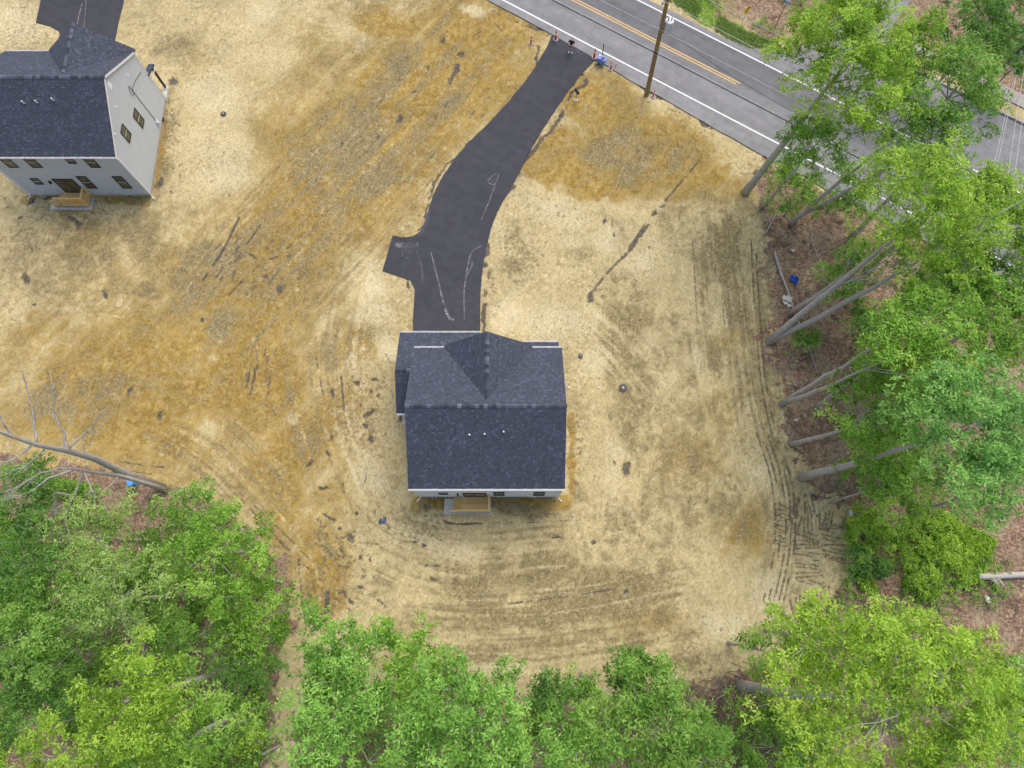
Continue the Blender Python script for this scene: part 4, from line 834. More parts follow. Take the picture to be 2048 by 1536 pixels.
# ---------------------------------------------------------------- poles and wires
pb = G(1293, 190); up = empty('utility_pole', (pb.x, pb.y, -.05)); tag(up, 'brown wooden utility pole with grey transformer at the roadside', 'utility pole')
LX = -.35 / 10
def pz(z): return Vector((LX * z, 0, z))
MB().tube([pz(0), pz(3), pz(7), pz(12.3)], [.21, .195, .175, .145], 12).build('pole', M['pole'], up)
tr = MB().lathe([(.0, 0), (.26, 0), (.28, .05), (.28, .95), (.25, 1.02), (.10, 1.06)], 18).build('transformer', M['galv'], up); tr.location = pz(7.4) + Vector((.52, .12, 0)); tr.scale = (1.25, 1.25, 1.2); 
for k in range(8):
    a = k * math.pi / 4; MB().box(-.008, .28, .12, .008, .32, .85).build('cooling_fin', M['galv'], tr).rotation_euler = (0, 0, a)
for s in (-.1, .1): MB().lathe([(.03, 0), (.05, .05), (.03, .1), (.05, .15), (.02, .25)], 8, (s, 0, 1.05)).build('bushing', M['base_grey'], tr)
MB().bar(pz(7.9), pz(7.9) + Vector((.42, .12, 0)), .08, .1).build('bracket', M['galv'], up)
MB().bar(pz(11.2) + Vector((-.55, -.85, 0)), pz(11.2) + Vector((.55, .85, 0)), .10, .12).build('crossarm', M['pole2'], up)
for s in (-.95, 0.0, .95):
    q = pz(11.26) + Vector((.55 * s, .85 * s, 0)); MB().lathe([(.03, 0), (.07, .06), (.04, .1), (.07, .15), (.02, .22)], 8, tuple(q)).build('insulator', M['reflect'], up)
for z in (5.5, 7.0, 7.9): MB().lathe([(.03, 0), (.06, .04), (.03, .12)], 8, tuple(pz(z) + Vector((-.2, .02, 0)))).build('wire_clamp', M['reflect'], up)
MB().tube([(-.21, -.02, 0), (-.23, -.02, 1.5), (-.25, -.02, 2.6)], .035, 6).build('conduit', M['base_grey'], up)
def wire(label, P, Q, sag, rad, mat, grp='overhead wires'):
    P, Q = Vector(P), Vector(Q); pts = [P.lerp(Q, k / 16) - Z_ * (sag * 4 * (k / 16) * (1 - k / 16)) for k in range(17)]
    o = MB().tube(pts, rad, 5).build('overhead_wire', M[mat]); tag(o, label, 'wire', grp); return o
pw = lambda z: Vector((pb.x, pb.y, 0)) + pz(z)
for (lab, z, dn, sag, rad, mat) in [('thick black telephone cable, lowest along the road', 5.45, -.22, .05, .034, 'cable_b'), ('grey strand just above the thick black cable', 5.62, -.20, .05, .018, 'cable_g'), ('thin pale wire passing the transformer', 7.95, -.2, .2, .020, 'cable_g')]:
    c = pw(z) + RN * dn; wire(lab + ', left span', c - RU * 42, c, sag, rad, mat); wire(lab + ', right span', c, c + RU * 44, sag, rad, mat)
for s, nm in ((-.95, 'near'), (.95, 'far')):
    c = pw(11.48) + Vector((.55 * s, .85 * s, 0)); wire('thin pale top wire on the %s side of the crossarm' % nm, c - RU * 42, c, .2, .019, 'cable_g'); wire('thin pale top wire running right from the %s crossarm end' % nm, c, c + RU * 44, .2, .019, 'cable_g')
c = pw(7.6) + Vector((.5, .1, 0)); wire('dark drooping service wire from the transformer across the road', c, G(1640, 250, 6.0), .5, .014, 'cable_b')
# far right pole
qb = G(1972, 170); u2 = empty('utility_pole', (qb.x, qb.y, -.05)); tag(u2, 'weathered grey utility pole at the upper right edge', 'utility pole')
MB().tube([(0, 0, 0), (0.05, 0, 6), (.1, 0, 11.5)], [.17, .15, .12], 10).build('pole', M['pole2'], u2)
for z in (4.3, 5.4, 6.3): MB().lathe([(.03, 0), (.07, .05), (.04, .14)], 8, (.1, -.17, z)).build('wire_clamp', M['reflect'], u2)
for (lab, z, p1, z1) in [('pale wire from the right pole, leftmost of the crossing wires', 4.4, (1976, 390), 4.6), ('pale wire beside the leftmost crossing wire', 4.6, (1983, 392), 4.8), ('pale wire in the middle of the crossing wires', 5.4, (2016, 352), 5.6), ('pale wire at the right of the crossing wires', 6.3, (2030, 345), 6.0)]:
    wire(lab, Vector((qb.x + .05, qb.y - .17, z)), G(*p1, z1), .12, .020, 'cable_g', 'wires crossing from the right pole')

# ---------------------------------------------------------------- roadside things
def cone(px, py, h, label):
    p = G(px, py, .0); z = .036 if label.endswith('driveway mouth') else -.02
    t = empty('traffic_cone', (p.x, p.y, z), px); tag(t, label, 'traffic cone', 'orange traffic cones')
    s = h / 1.1
    MB().lathe([(.24, 0), (.24, .05), (.19, .07)], 8).build('base', M['base_grey'], t)
    MB().lathe([(.13 * s, .07), (.11 * s, .25 * s), (.075 * s, .62 * s)], 14).build('cone_body', M['orange'], t)
    MB().lathe([(.078 * s, .6 * s), (.066 * s, .78 * s)], 14).build('white_band', M['reflect'], t)
    MB().lathe([(.066 * s, .77 * s), (.05 * s, .98 * s), (.035 * s, 1.0 * s), (.05 * s, 1.06 * s), (.03 * s, 1.1 * s)], 14).build('cone_top', M['orange'], t)
cone(1111, 80, 1.15, 'orange cone on the left side of the driveway mouth'); cone(1188, 116, 1.15, 'orange cone on the right side of the driveway mouth')
cone(1062, 87, .95, 'orange cone standing on the straw left of the driveway'); cone(1221, 138, 1.0, 'orange cone on the verge beside the blue box'); cone(1306, 193, .85, 'orange cone at the foot of the wooden utility pole')
p = G(1231, 134); MB().tube([(p.x, p.y, -.1), (p.x + .02, p.y, .45)], .03, 6).build('marker_stake', M['orange'])
tag(bpy.data.objects['marker_stake'], 'short red marker stake between cone and road edge', 'stake')
# blue box on legs with slot
p = G(1202, 127); t = empty('blue_box', (p.x, p.y, -.03), -.55); tag(t, 'blue plastic box on short legs with dark slot beside the driveway mouth', 'box')
b = MB().box(-.36, -.2, .22, .36, .2, .72); b.build('body', M['blue'], t); MB().box(-.39, -.23, .72, .39, .23, .77).build('lid', M['blue'], t)
MB().box(-.02, -.19, .771, .26, .10, .785).build('slot', M['black'], t); MB().box(-.36, .06, .772, -.12, .2, .80).build('white_card', M['litter_w'], t)
for x in (-.3, .3):
    for y in (-.15, .15): MB().box(x - .03, y - .03, 0, x + .03, y + .03, .22).build('leg', M['litter_w'], t)
p = G(1203, 118); t = empty('sign_post', (p.x, p.y, -.05)); tag(t, 'thin grey steel post behind the blue box', 'post')
MB().box(-.035, -.02, 0, .035, .02, 1.9).build('channel', M['pole2'], t); MB().box(-.05, .02, 1.2, .05, .03, 1.86).build('plate_edge', M['base_grey'], t)
# mailbox
p = G(1152, 199); t = empty('mailbox', (p.x, p.y, -.05), .5); tag(t, 'black mailbox on a post in the straw beside the driveway', 'mailbox')
MB().box(-.05, -.05, 0, .05, .05, 1.05).build('post', M['deckv'], t)
b = MB(); prof = [(-.11, 0), (.11, 0), (.11, .13)] + [(.11 * math.cos(a), .13 + .11 * math.sin(a)) for a in np.linspace(0.3, math.pi - .3, 6)] + [(-.11, .13)]
n = len(prof); b.poly([(x, -.27, 1.05 + z) for x, z in prof]); b.poly([(x, .27, 1.05 + z) for x, z in prof][::-1])
for k in range(n): (x, z), (xx, zz) = prof[k], prof[(k + 1) % n]; b.quad((x, -.27, 1.05 + z), (x, .27, 1.05 + z), (xx, .27, 1.05 + zz), (xx, -.27, 1.05 + zz))
b.build('box', M['black'], t); MB().box(.112, .05, 1.12, .124, .09, 1.32).build('flag', M['red'], t); MB().box(-.16, -.16, -.02, .16, .16, .04).build('stone_collar', M['concrete'], t)
# signs across the road
p = G(1479, 57); t = empty('road_sign', (p.x, p.y, -.05), .62); tag(t, 'yellow diamond road sign seen edge on above the green verge', 'road sign')
MB().box(-.03, -.02, 0, .03, .02, 2.75).build('post', M['galv'], t); MB().poly([(0, 0, 0), (.45, 0, .45), (0, 0, .9), (-.45, 0, .45)]).poly([(0, .012, 0), (-.45, .012, .45), (0, .012, .9), (.45, .012, .45)]).quad((0, 0, 0), (0, .012, 0), (.45, .012, .45), (.45, 0, .45)).quad((.45, 0, .45), (.45, .012, .45), (0, .012, .9), (0, 0, .9)).quad((0, 0, .9), (0, .012, .9), (-.45, .012, .45), (-.45, 0, .45)).quad((-.45, 0, .45), (-.45, .012, .45), (0, .012, 0), (0, 0, 0)).build('plate', M['sign_y'], t).location = (0, -.034, 1.85)
p = G(1549, 57); t = empty('street_sign', (p.x, p.y, -.05), .9); tag(t, 'street name sign with pale blue blades beside the tall roadside tree', 'street sign')
MB().box(-.03, -.03, 0, .03, .03, 2.85).build('post', M['pole2'], t); MB().box(-.45, -.012, 2.86, .45, .012, 3.06).build('blade', M['sign_g'], t); MB().box(-.012, -.4, 3.07, .012, .4, 3.25).build('blade', M['sign_g'], t)
# utility covers
def cover(px, py, r, label):
    p = G(px, py); t = empty('utility_cover', (p.x, p.y, -.04)); tag(t, label, 'cover')
    MB().lathe([(r, 0), (r, .07), (r * .86, .09)], 18).build('ring', M['iron'], t); MB().lathe([(r * .84, .05), (r * .8, .10)], 16).build('lid', M['black'], t); MB().lathe([(r * .36, .09), (r * .34, .15), (r * .2, .17)], 12).build('cap', M['base_grey'], t)
cover(447, 228, .26, 'round dark utility cover in straw right of the upper left house'); cover(1246, 776, .34, 'round dark well cover in straw right of the centre house'); cover(1161, 712, .18, 'small dark cover in straw above right of the centre house')
for (x, y, lab) in [(1147, 1030, 'small white cleanout cap behind the right corner of the centre house'), (1198, 776, 'small white cap left of the round well cover'), (344, 227, 'small white cap beside the upper left house wall'), (1137, 775, 'small white drain end against the right roof edge')]:
    p = G(x, y); MBo = MB().lathe([(.07, 0), (.07, .14), (.05, .16)], 10).build('cleanout_cap', M['litter_w']); MBo.location = (p.x, p.y, -.06); tag(MBo, lab, 'pipe cap')
p = G(765, 1041); b = MB(); r = random.Random(4)
for k in range(7):
    x, y = r.uniform(-.22, .22), r.uniform(-.18, .18); a = r.uniform(0, 3); c, s = math.cos(a) * .16, math.sin(a) * .16; b.quad((x - c, y - s, .03), (x + s, y - c, .09), (x + c, y + s, .05), (x - s, y + c, .12))
o = b.build('plastic_sheet', M['scrapblue']); o.location = (p.x, p.y, -.02); tag(o, 'small scrap of blue plastic on straw left of the back landing', 'plastic scrap')
# cord on the ground from the pole
pts = [G(x, y, .0) + Z_ * .012 for x, y in catmull([(1288, 200), (1278, 235), (1265, 262), (1255, 300), (1248, 330), (1236, 362), (1228, 388)], 4)]
tag(MB().tube(pts, .013, 5).build('ground_cord', M['found']), 'thin pale cord lying on the soil below the wooden utility pole', 'cord')

# ---------------------------------------------------------------- person
def skin_obj(name, verts, edges, rad, mat, parent, sub=2):
    me = bpy.data.meshes.new(name); me.from_pydata([tuple(v) for v in verts], edges, []); me.update(); o = link_mesh(name, me, mat, parent)
    m = o.modifiers.new('skin', 'SKIN'); m.use_smooth_shade = True
    for v, q in zip(me.skin_vertices[0].data, rad): v.radius = q if hasattr(q, '__len__') else (q, q)
    me.skin_vertices[0].data[0].use_root = True
    s = o.modifiers.new('sub', 'SUBSURF'); s.levels = s.render_levels = sub; return o
pp = G(1141, 105); per = empty('person', (pp.x, pp.y, .036), math.radians(-18)); tag(per, 'person in black top, pink shorts and white shoes standing on the driveway', 'person')
V_ = [(0, 0, .95), (0, .01, 1.12), (0, .01, 1.32), (0, 0, 1.45), (0, -.02, 1.53), (0, -.03, 1.62), (0, -.02, 1.70),
      (-.10, 0, .90), (-.12, -.03, .50), (-.13, .02, .10), (-.14, -.10, .04), (.10, 0, .90), (.12, -.01, .50), (.13, .02, .10), (.15, -.10, .04),
      (-.19, .01, 1.38), (-.26, 0, 1.12), (-.14, -.24, 1.10), (.19, .01, 1.38), (.26, 0, 1.12), (.12, -.24, 1.10)]
E_ = [(0, 1), (1, 2), (2, 3), (3, 4), (4, 5), (5, 6), (0, 7), (7, 8), (8, 9), (9, 10), (0, 11), (11, 12), (12, 13), (13, 14), (2, 15), (15, 16), (16, 17), (2, 18), (18, 19), (19, 20)]
Rr_ = [(.14, .10), (.12, .09), (.15, .10), (.06, .06), (.055, .055), (.085, .10), (.07, .085), .085, .06, .04, .035, .085, .06, .04, .035, .055, .042, .03, .055, .042, .03]
# hands: palm and fingers grow from the wrists
for (w, sx) in ((17, 1), (20, -1)):
    wx, wy, wz = V_[w]; V_.append((wx + sx * .03, wy - .07, wz)); Rr_.append((.03, .018)); E_.append((w, len(V_) - 1)); pi = len(V_) - 1
    for k, ln in enumerate((.055, .065, .06, .045)):
        V_.append((wx + sx * (.045 + .012), wy - .085 + k * .018 - .02, wz - .02 + .0 * k)); Rr_.append(.009); E_.append((pi, len(V_) - 1)); V_.append((wx + sx * (.045 + ln), wy - .08 + k * .018 - .02, wz - .045)); Rr_.append(.008); E_.append((len(V_) - 2, len(V_) - 1))
    V_.append((wx + sx * .05, wy - .05, wz + .03)); Rr_.append(.010); E_.append((pi, len(V_) - 1))
skin_obj('body', V_, E_, Rr_, M['skin'], per)
skin_obj('top', [(0, 0, .93), (0, .01, 1.12), (0, .01, 1.32), (0, 0, 1.43), (-.19, .01, 1.38), (-.25, 0, 1.17), (.19, .01, 1.38), (.25, 0, 1.17)], [(0, 1), (1, 2), (2, 3), (2, 4), (4, 5), (2, 6), (6, 7)], [(.165, .12), (.145, .11), (.175, .12), (.085, .08), .075, .065, .075, .065], M['cloth_b'], per)
skin_obj('shorts', [(0, 0, .98), (-.10, 0, .88), (-.12, -.02, .58), (.10, 0, .88), (.12, 0, .58)], [(0, 1), (1, 2), (0, 3), (3, 4)], [(.16, .12), .11, .10, .11, .10], M['cloth_p'], per)
for s in (-1, 1): skin_obj('shoe', [(s * .13, .06, .055), (s * .135, -.06, .05), (s * .15, -.19, .035)], [(0, 1), (1, 2)], [.055, .055, .045], M['shoe'], per)
skin_obj('hair', [(0, .03, 1.70), (0, .06, 1.62), (0, .07, 1.50)], [(0, 1), (1, 2)], [(.095, .10), (.095, .08), (.07, .05)], M['hair'], per)
f = empty_f = None
for s in (-1, 1): MB().lathe([(.0, 0), (.012, .006), (.0, .012)], 8).build('eye', M['black'], per).location = (s * .032, -.118, 1.625)
MB().poly([(-.012, -.115, 1.59), (.012, -.115, 1.59), (0, -.145, 1.595)]).poly([(-.012, -.115, 1.59), (0, -.145, 1.595), (0, -.112, 1.63)]).poly([(.012, -.115, 1.59), (0, -.112, 1.63), (0, -.145, 1.595)]).build('nose', M['skin'], per)
rc = MB().box(-.12, -.40, 1.06, .12, -.28, 1.11); rm = empty('remote_control', (pp.x, pp.y, .036), math.radians(-18)); tag(rm, 'dark handheld remote control held by the person on the driveway', 'remote control')
rc.build('body', M['black'], rm); MB().quad((-.08, -.405, 1.112), (.08, -.405, 1.112), (.08, -.44, 1.19), (-.08, -.44, 1.19)).build('screen', M['frame'], rm)
#TREES

# ---------------------------------------------------------------- trees
def leaf_mesh(name, C, Nrm, k, L, W, seed, tint, droop=0.25):
    """C (n,3) cluster centres, Nrm (n,3) cluster normals; k leaves in a rosette each"""
    r = np.random.default_rng(seed); n = len(C)
    ref = r.normal(size=(n, 3)); a = np.cross(Nrm, ref); a /= np.linalg.norm(a, axis=1, keepdims=True) + 1e-9; b = np.cross(Nrm, a)
    az = (np.arange(k)[None, :] / k * 2 * np.pi + r.uniform(0, 6.28, (n, 1)) + r.normal(0, .3, (n, k)))
    el = r.uniform(-.25, .75, (n, k))
    d = (np.cos(az) * np.cos(el))[..., None] * a[:, None, :] + (np.sin(az) * np.cos(el))[..., None] * b[:, None, :] + np.sin(el)[..., None] * Nrm[:, None, :]
    ln = L * r.uniform(.65, 1.25, (n, k))[..., None]
    side = np.cross(d, Nrm[:, None, :] + r.normal(0, .35, (n, k, 3))); side /= np.linalg.norm(side, axis=2, keepdims=True) + 1e-9
    base = C[:, None, :] + d * ln * .08 + r.normal(0, L * .22, (n, k, 3)); tip = base + d * ln; tip[..., 2] -= droop * ln[..., 0] * r.uniform(0, 1, (n, k))
    mid = base + d * ln * .52; w = W * r.uniform(.75, 1.2, (n, k))[..., None] * .5
    v = np.stack([base, mid + side * w, tip, mid - side * w], 2).reshape(-1, 3).astype(np.float32); m = n * k
    me = bpy.data.meshes.new(name); me.vertices.add(len(v)); me.vertices.foreach_set('co', v.ravel())
    me.loops.add(4 * m); me.loops.foreach_set('vertex_index', np.arange(4 * m, dtype=np.int32)); me.polygons.add(m); me.polygons.foreach_set('loop_start', (np.arange(m) * 4).astype(np.int32)); me.update(calc_edges=True)
    t = np.clip(np.repeat(tint, k) + r.normal(0, .18, m), 0.001, 1).astype(np.float32)
    at = me.attributes.new('tint', 'FLOAT', 'FACE'); at.data.foreach_set('value', t); return me
SPEC = dict(  # leaf length, width, leaves per cluster, clusters per square metre of crown
    yellow=(.22, .085, 6, 38), bright=(.22, .10, 6, 35), mid=(.22, .095, 6, 35), blue=(.25, .10, 7, 28), oak=(.29, .105, 7, 24), dark=(.22, .10, 6, 33), pale=(.21, .08, 6, 34))
def tree(label, base, crown, zc, rpx, sp, dens=1.0, flat=.75, bark='bark', trunk=None, stems=1, name='tree', low=.5, group=None, cat='tree', mat=None):
    seed = int(crown[0] * 7 + crown[1] * 13) % 99991; r = np.random.default_rng(seed); pr = random.Random(seed)
    cc = G(crown[0], crown[1], zc); R = rpx * (H_CAM - zc) / F_PX * 1.22
    bp = G(*base) if base else Vector((cc.x + pr.uniform(-.6, .6), cc.y + pr.uniform(-.6, .6), 0))
    t = empty(name, (bp.x, bp.y, -.08)); tag(t, label, cat, group)
    c = np.array([cc.x - bp.x, cc.y - bp.y, zc]); Rv = min(R * flat, zc * .62)
    # lobed crown outline and foliage puffs
    lob = r.normal(size=(8, 3)); lob[:, 2] = abs(lob[:, 2]) * .6; lob /= np.linalg.norm(lob, axis=1, keepdims=True)
    npf = max(9, int(R * R * 5.2)); D = r.normal(size=(npf, 3)); D[:, 2] = np.where(D[:, 2] < -.35, -D[:, 2], D[:, 2]); D /= np.linalg.norm(D, axis=1, keepdims=True)
    lf = .62 + .46 * np.clip((D @ lob.T).max(1), 0, 1) ** 3
    rad = r.uniform(.12, 1, npf) ** .5 * lf
    P = c + D * rad[:, None] * np.array([R, R, Rv])
    # wood
    w = MB(); tr0 = (trunk or (.05 + .017 * zc)) * .8; top = c + np.array([0, 0, Rv * .55]); limbs = []
    for si in range(stems):
        off = np.array([pr.uniform(-.5, .5), pr.uniform(-.5, .5), 0]) * (si > 0); tp = top + (r.normal(0, R * .35, 3) * (si > 0)); s0 = np.array([off[0] * .5, off[1] * .5, 0.])
        bend = np.array([pr.uniform(-.35, .35), pr.uniform(-.35, .35), 0.]) * zc * .04
        tk = [s0 + (tp - s0) * f + bend * math.sin(f * math.pi) + r.normal(0, .04, 3) * (0 < f < 1) for f in np.linspace(0, 1, 9)]
        rr_ = [tr0 * (1 - .1 * si) * x for x in (1.35, 1.0, .93, .84, .72, .58, .42, .27, .12)]
        w.tube(tk, rr_, 9); limbs += [(np.array(p), q) for p, q in zip(tk[3:], rr_[3:])]
    order = r.permutation(npf); nl = min(npf, 6 + int(R * 2.2))
    for i in order[:nl]:
        cand = [(np.linalg.norm(q[0] - P[i]) + 2.2 * max(0, q[0][2] - P[i][2] + .3), q) for q in limbs[:6 * stems]]; _, (q0, r0) = min(cand, key=lambda x: x[0])
        e = P[i]; m1 = q0 + (e - q0) * .5 + np.array([0, 0, .12 * np.linalg.norm(e - q0)]) + r.normal(0, .12, 3); rb = min(r0 * .55, .03 + .014 * np.linalg.norm(e - q0))
        pts = [q0, q0 + (m1 - q0) * .55 + r.normal(0, .06, 3), m1, m1 + (e - m1) * .5 + r.normal(0, .08, 3), e]; rs_ = [rb, rb * .85, rb * .65, rb * .42, .012]
        w.tube(pts, rs_, 5); limbs += [(np.array(p), q) for p, q in zip(pts[2:], rs_[2:])]
    LP = np.array([q[0] for q in limbs])
    for i in order[nl:]:
        e = P[i]; dd = np.linalg.norm(LP - e, axis=1) + 1.5 * np.clip(LP[:, 2] - e[2], 0, 9); j = int(dd.argmin()); q0, r0 = limbs[j]
        w.tube([q0, q0 + (e - q0) * .5 + r.normal(0, .1, 3), e], [min(r0, .025), .014, .006], 3, cap=False)
    w.build('trunk', M[bark], t, True)
    # leaves
    L, W, k, cpm = SPEC[sp]; ncl = int(R * R * math.pi * cpm * dens); pi = r.integers(0, npf, ncl); pt = r.uniform(.08, .92, npf)
    prad = (.34 + .16 * R ** .5) * r.uniform(.7, 1.3, npf)
    dv = r.normal(size=(ncl, 3)); dv[:, 2] = np.where(dv[:, 2] < -.3, -dv[:, 2], dv[:, 2]); dv /= np.linalg.norm(dv, axis=1, keepdims=True)
    q = r.uniform(.35, 1.1, ncl) ** .6
    C = P[pi] + dv * (prad[pi] * q)[:, None] * np.array([1.05, 1.05, .62]); C[:, 2] = np.maximum(C[:, 2], .12)
    N = dv * .55 + np.array([0, 0, .8]) + r.normal(0, .22, (ncl, 3)); N /= np.linalg.norm(N, axis=1, keepdims=True)
    tint = pt[pi] * .72 + r.uniform(.0, .32, ncl)
    me = leaf_mesh('crown', C, N, k, L, W, seed, tint); link_mesh('crown', me, LEAF[mat or sp], t)
    return t
T = tree
T('tall yellow green tree with a thick pale trunk leaning over the road', (1490, 385), (1705, 120), 15, 178, 'yellow', 1.25 * 1.09, trunk=.36)
T('slender green tree just right of the thick pale trunk beside the road', (1525, 415), (1625, 300), 8.5, 85, 'bright', 0.66, trunk=.17)
T('green tree with forked grey stems and open crown over the road', (1582, 446), (1800, 270), 12.5, 105, 'mid', 0.41, trunk=.22, stems=2)
T('mid green tree whose round crown covers the road right of the tall yellow green tree', None, (1900, 190), 14, 118, 'mid', 1.09)
T('green tree with thin open foliage over the road between two full crowns', None, (1855, 300), 12, 85, 'mid', 0.44)
T('broad yellow green tree with a long bare grey trunk reaching from the lot edge', (1536, 684), (1850, 435), 15, 145, 'yellow', 0.92, trunk=.30, stems=2)
T('smaller green tree behind the long bare grey trunk', (1580, 626), (1770, 495), 10, 62, 'bright', 0.50, trunk=.19)
T('round green tree above the scrap pile in the right wood', (1562, 808), (1820, 660), 13.5, 112, 'bright', 0.98, trunk=.24, stems=2)
T('yellow green tree right of the round green tree in the right wood', None, (1860, 760), 12, 95, 'yellow', 0.82)
T('bushy bright green tree low at the lot edge below the round green tree', (1582, 888), (1735, 845), 8.5, 80, 'bright', 0.87, trunk=.22)
T('large blue green tree with pale forked trunk in the middle of the right wood', (1602, 955), (1915, 865), 15, 138, 'blue', 1.09, trunk=.34)
T('low bright green sapling below the pale forked trunk', (1660, 1005), (1775, 965), 5, 78, 'bright', 0.82, trunk=.1)
T('yellow green tree at the right edge under the crossing wires', None, (2000, 445), 13, 110, 'yellow', 0.92)
T('bright green tree at the right edge above the large blue green tree', None, (1985, 650), 12, 105, 'bright', 0.92)
T('green tree filling the right edge between two yellow green crowns', None, (1935, 560), 10, 95, 'mid', 0.82)
T('green tree cut off by the right edge, level with the scrap pile', None, (2075, 560), 12, 90, 'mid', 0.98)
T('pale green sapling below right of the large blue green tree', None, (1965, 985), 8, 65, 'blue', 0.66)
T('huge yellow green tree filling the lower right corner', (1480, 1371), (1775, 1395), 15, 205, 'yellow', 0.98, trunk=.42)
T('yellow green sapling at the upper left of the huge lower right tree', None, (1620, 1275), 8, 70, 'yellow', 0.50)
T('bright sapling reaching over the pale lot beside the huge lower right tree', None, (1530, 1300), 6, 48, 'bright', 0.44)
T('blue green tree cut off by the right edge beside the huge lower right tree', None, (2060, 1420), 9, 105, 'blue', 0.98)
T('low green shrub under the left side of the huge lower right tree', None, (1560, 1490), 3, 95, 'bright', 0.76)
T('green tree between the forked stems and the right edge under the road', None, (1900, 400), 12, 90, 'bright', 0.87)
T('shaded green tree behind the broad yellow green tree', None, (1880, 560), 9, 85, 'mid', 0.76)
T('green tree with low crown left of the large blue green tree', None, (1750, 735), 9, 58, 'bright', 0.76)
T('dark green tree across the road at the upper right', None, (1960, 60), 8, 95, 'dark', 1.09)
T('dark green bush across the road at the right edge', None, (2045, 120), 4, 60, 'dark', 0.76)
T('bright green shrub at the foot of the slender roadside tree', None, (1585, 385), 3, 62, 'bright', 0.60)
T('green shrub beneath the forked grey stems', None, (1690, 390), 3, 60, 'mid', 0.60)
T('green shrub behind the blue tarp', None, (1690, 550), 3, 60, 'mid', 0.66)
T('green shrub right of the pale scrap pile', None, (1720, 645), 2.5, 45, 'mid', 0.66)
T('small leafy shrub on the brown litter below the scrap pile', None, (1613, 678), 1.5, 26, 'mid', 0.98)
T('shrub in shadow under the round green tree', None, (1790, 760), 3, 70, 'mid', 0.66)
T('shrub between bushy edge tree and large blue green tree', None, (1780, 900), 3, 70, 'mid', 0.66)
T('bright fern like shrub on the forest floor right of the tread marks', None, (1740, 1065), .8, 50, 'yellow', 0.66)
T('bright low shrub above the grey fallen log', None, (1890, 1085), .8, 55, 'yellow', 0.66)
T('dark low shrub near the top of the huge lower right tree', None, (1735, 1130), .8, 36, 'dark', 0.87)
T('low bright shrub left of the grey fallen log', None, (1850, 1150), .7, 45, 'yellow', 0.55)
# bottom centre
T('leafy oak with tufted foliage at the end of the sandy trail', None, (668, 1300), 7, 72, 'oak', .85, trunk=.12)
T('bright oak with a bare twig top, second from the sandy trail', None, (835, 1330), 7.5, 75, 'oak', .85, trunk=.13, mat='bright')
T('thin bright oak sapling just left of the bare twig top', None, (770, 1275), 7, 34, 'oak', .7, trunk=.08, mat='bright')
T('broad oak at the bottom edge right of the sandy trail', None, (690, 1440), 9, 107, 'oak', .9)
T('broad rosette leaved oak at the bottom centre', None, (930, 1455), 9.5, 115, 'oak', 1.0)
T('small dark oak standing out over the pale lot at the bottom centre', None, (1095, 1395), 7, 51, 'oak', .75, mat='dark')
T('tiny oak sapling between the small dark oak and the wide dark oak', None, (1165, 1375), 5.5, 39, 'oak', .6, mat='mid')
T('oak at the bottom edge below the small dark oak', None, (1065, 1520), 8, 70, 'oak', .9)
T('oak at the bottom edge left of the wide dark oak', None, (1185, 1490), 8, 70, 'oak', .9, mat='mid')
T('wide dark green oak at the bottom right of centre', None, (1300, 1450), 8, 102, 'oak', .95, mat='mid')
T('dark oak crown top at the lot edge above the wide dark oak', None, (1270, 1370), 5.5, 70, 'oak', .7, mat='dark')
T('oak at the bottom edge right of the wide dark oak', None, (1405, 1510), 7, 66, 'oak', .8)
# bottom left
T('dark bushy tree beneath the dead leaning tree at the left edge', None, (50, 985), 5, 78, 'dark', .75)
T('pale blue green tree right of the dead tree trunk base', None, (195, 1075), 8, 90, 'pale', .8)
T('green bush at the lot edge right of the dead tree base', None, (390, 1035), 4.5, 70, 'mid', .6)
T('bright green tree at the left lot edge beside the wheel tracks', None, (430, 1110), 7, 92, 'bright', .85)
T('dark green tree at the left edge below the dead tree', None, (60, 1130), 8, 94, 'dark', .9)
T('pale twiggy tree in the middle of the left wood', None, (235, 1200), 10, 86, 'pale', .7)
T('mid green tree at the left edge in the left wood', None, (95, 1260), 9, 94, 'mid', .9)
T('low green thicket tree near the sandy trail', None, (500, 1215), 4, 86, 'bright', .7)
T('yellow green tree right of the lower left corner', None, (275, 1395), 12.5, 97, 'yellow', .9)
T('yellow green tree at the bottom edge, right of the other lower left yellow tree', None, (375, 1480), 10.5, 86, 'yellow', .8, mat='bright')
T('dark tree above the lower left corner', None, (50, 1380), 8, 90, 'dark', .85)
T('dark green understory tree in the middle of the left wood', None, (360, 1290), 5, 78, 'mid', .65)
T('low dark green tree beside the narrow end of the sandy trail', None, (490, 1320), 3.5, 66, 'dark', .6)
T('low green tree left of the sandy trail at the bottom', None, (480, 1440), 3.5, 57, 'mid', .55)
T('thin sapling with yellowish leaves beside the trail at the bottom', None, (512, 1482), 4, 33, 'yellow', .35)
T('yellow green tree hidden at the lower left corner', None, (150, 1520), 11, 82, 'yellow', .8)
T('green understory bush left of the bright edge tree', None, (300, 1130), 3.5, 66, 'mid', .6)
T('green understory bush below the pale twiggy tree', None, (190, 1320), 4, 74, 'mid', .6)

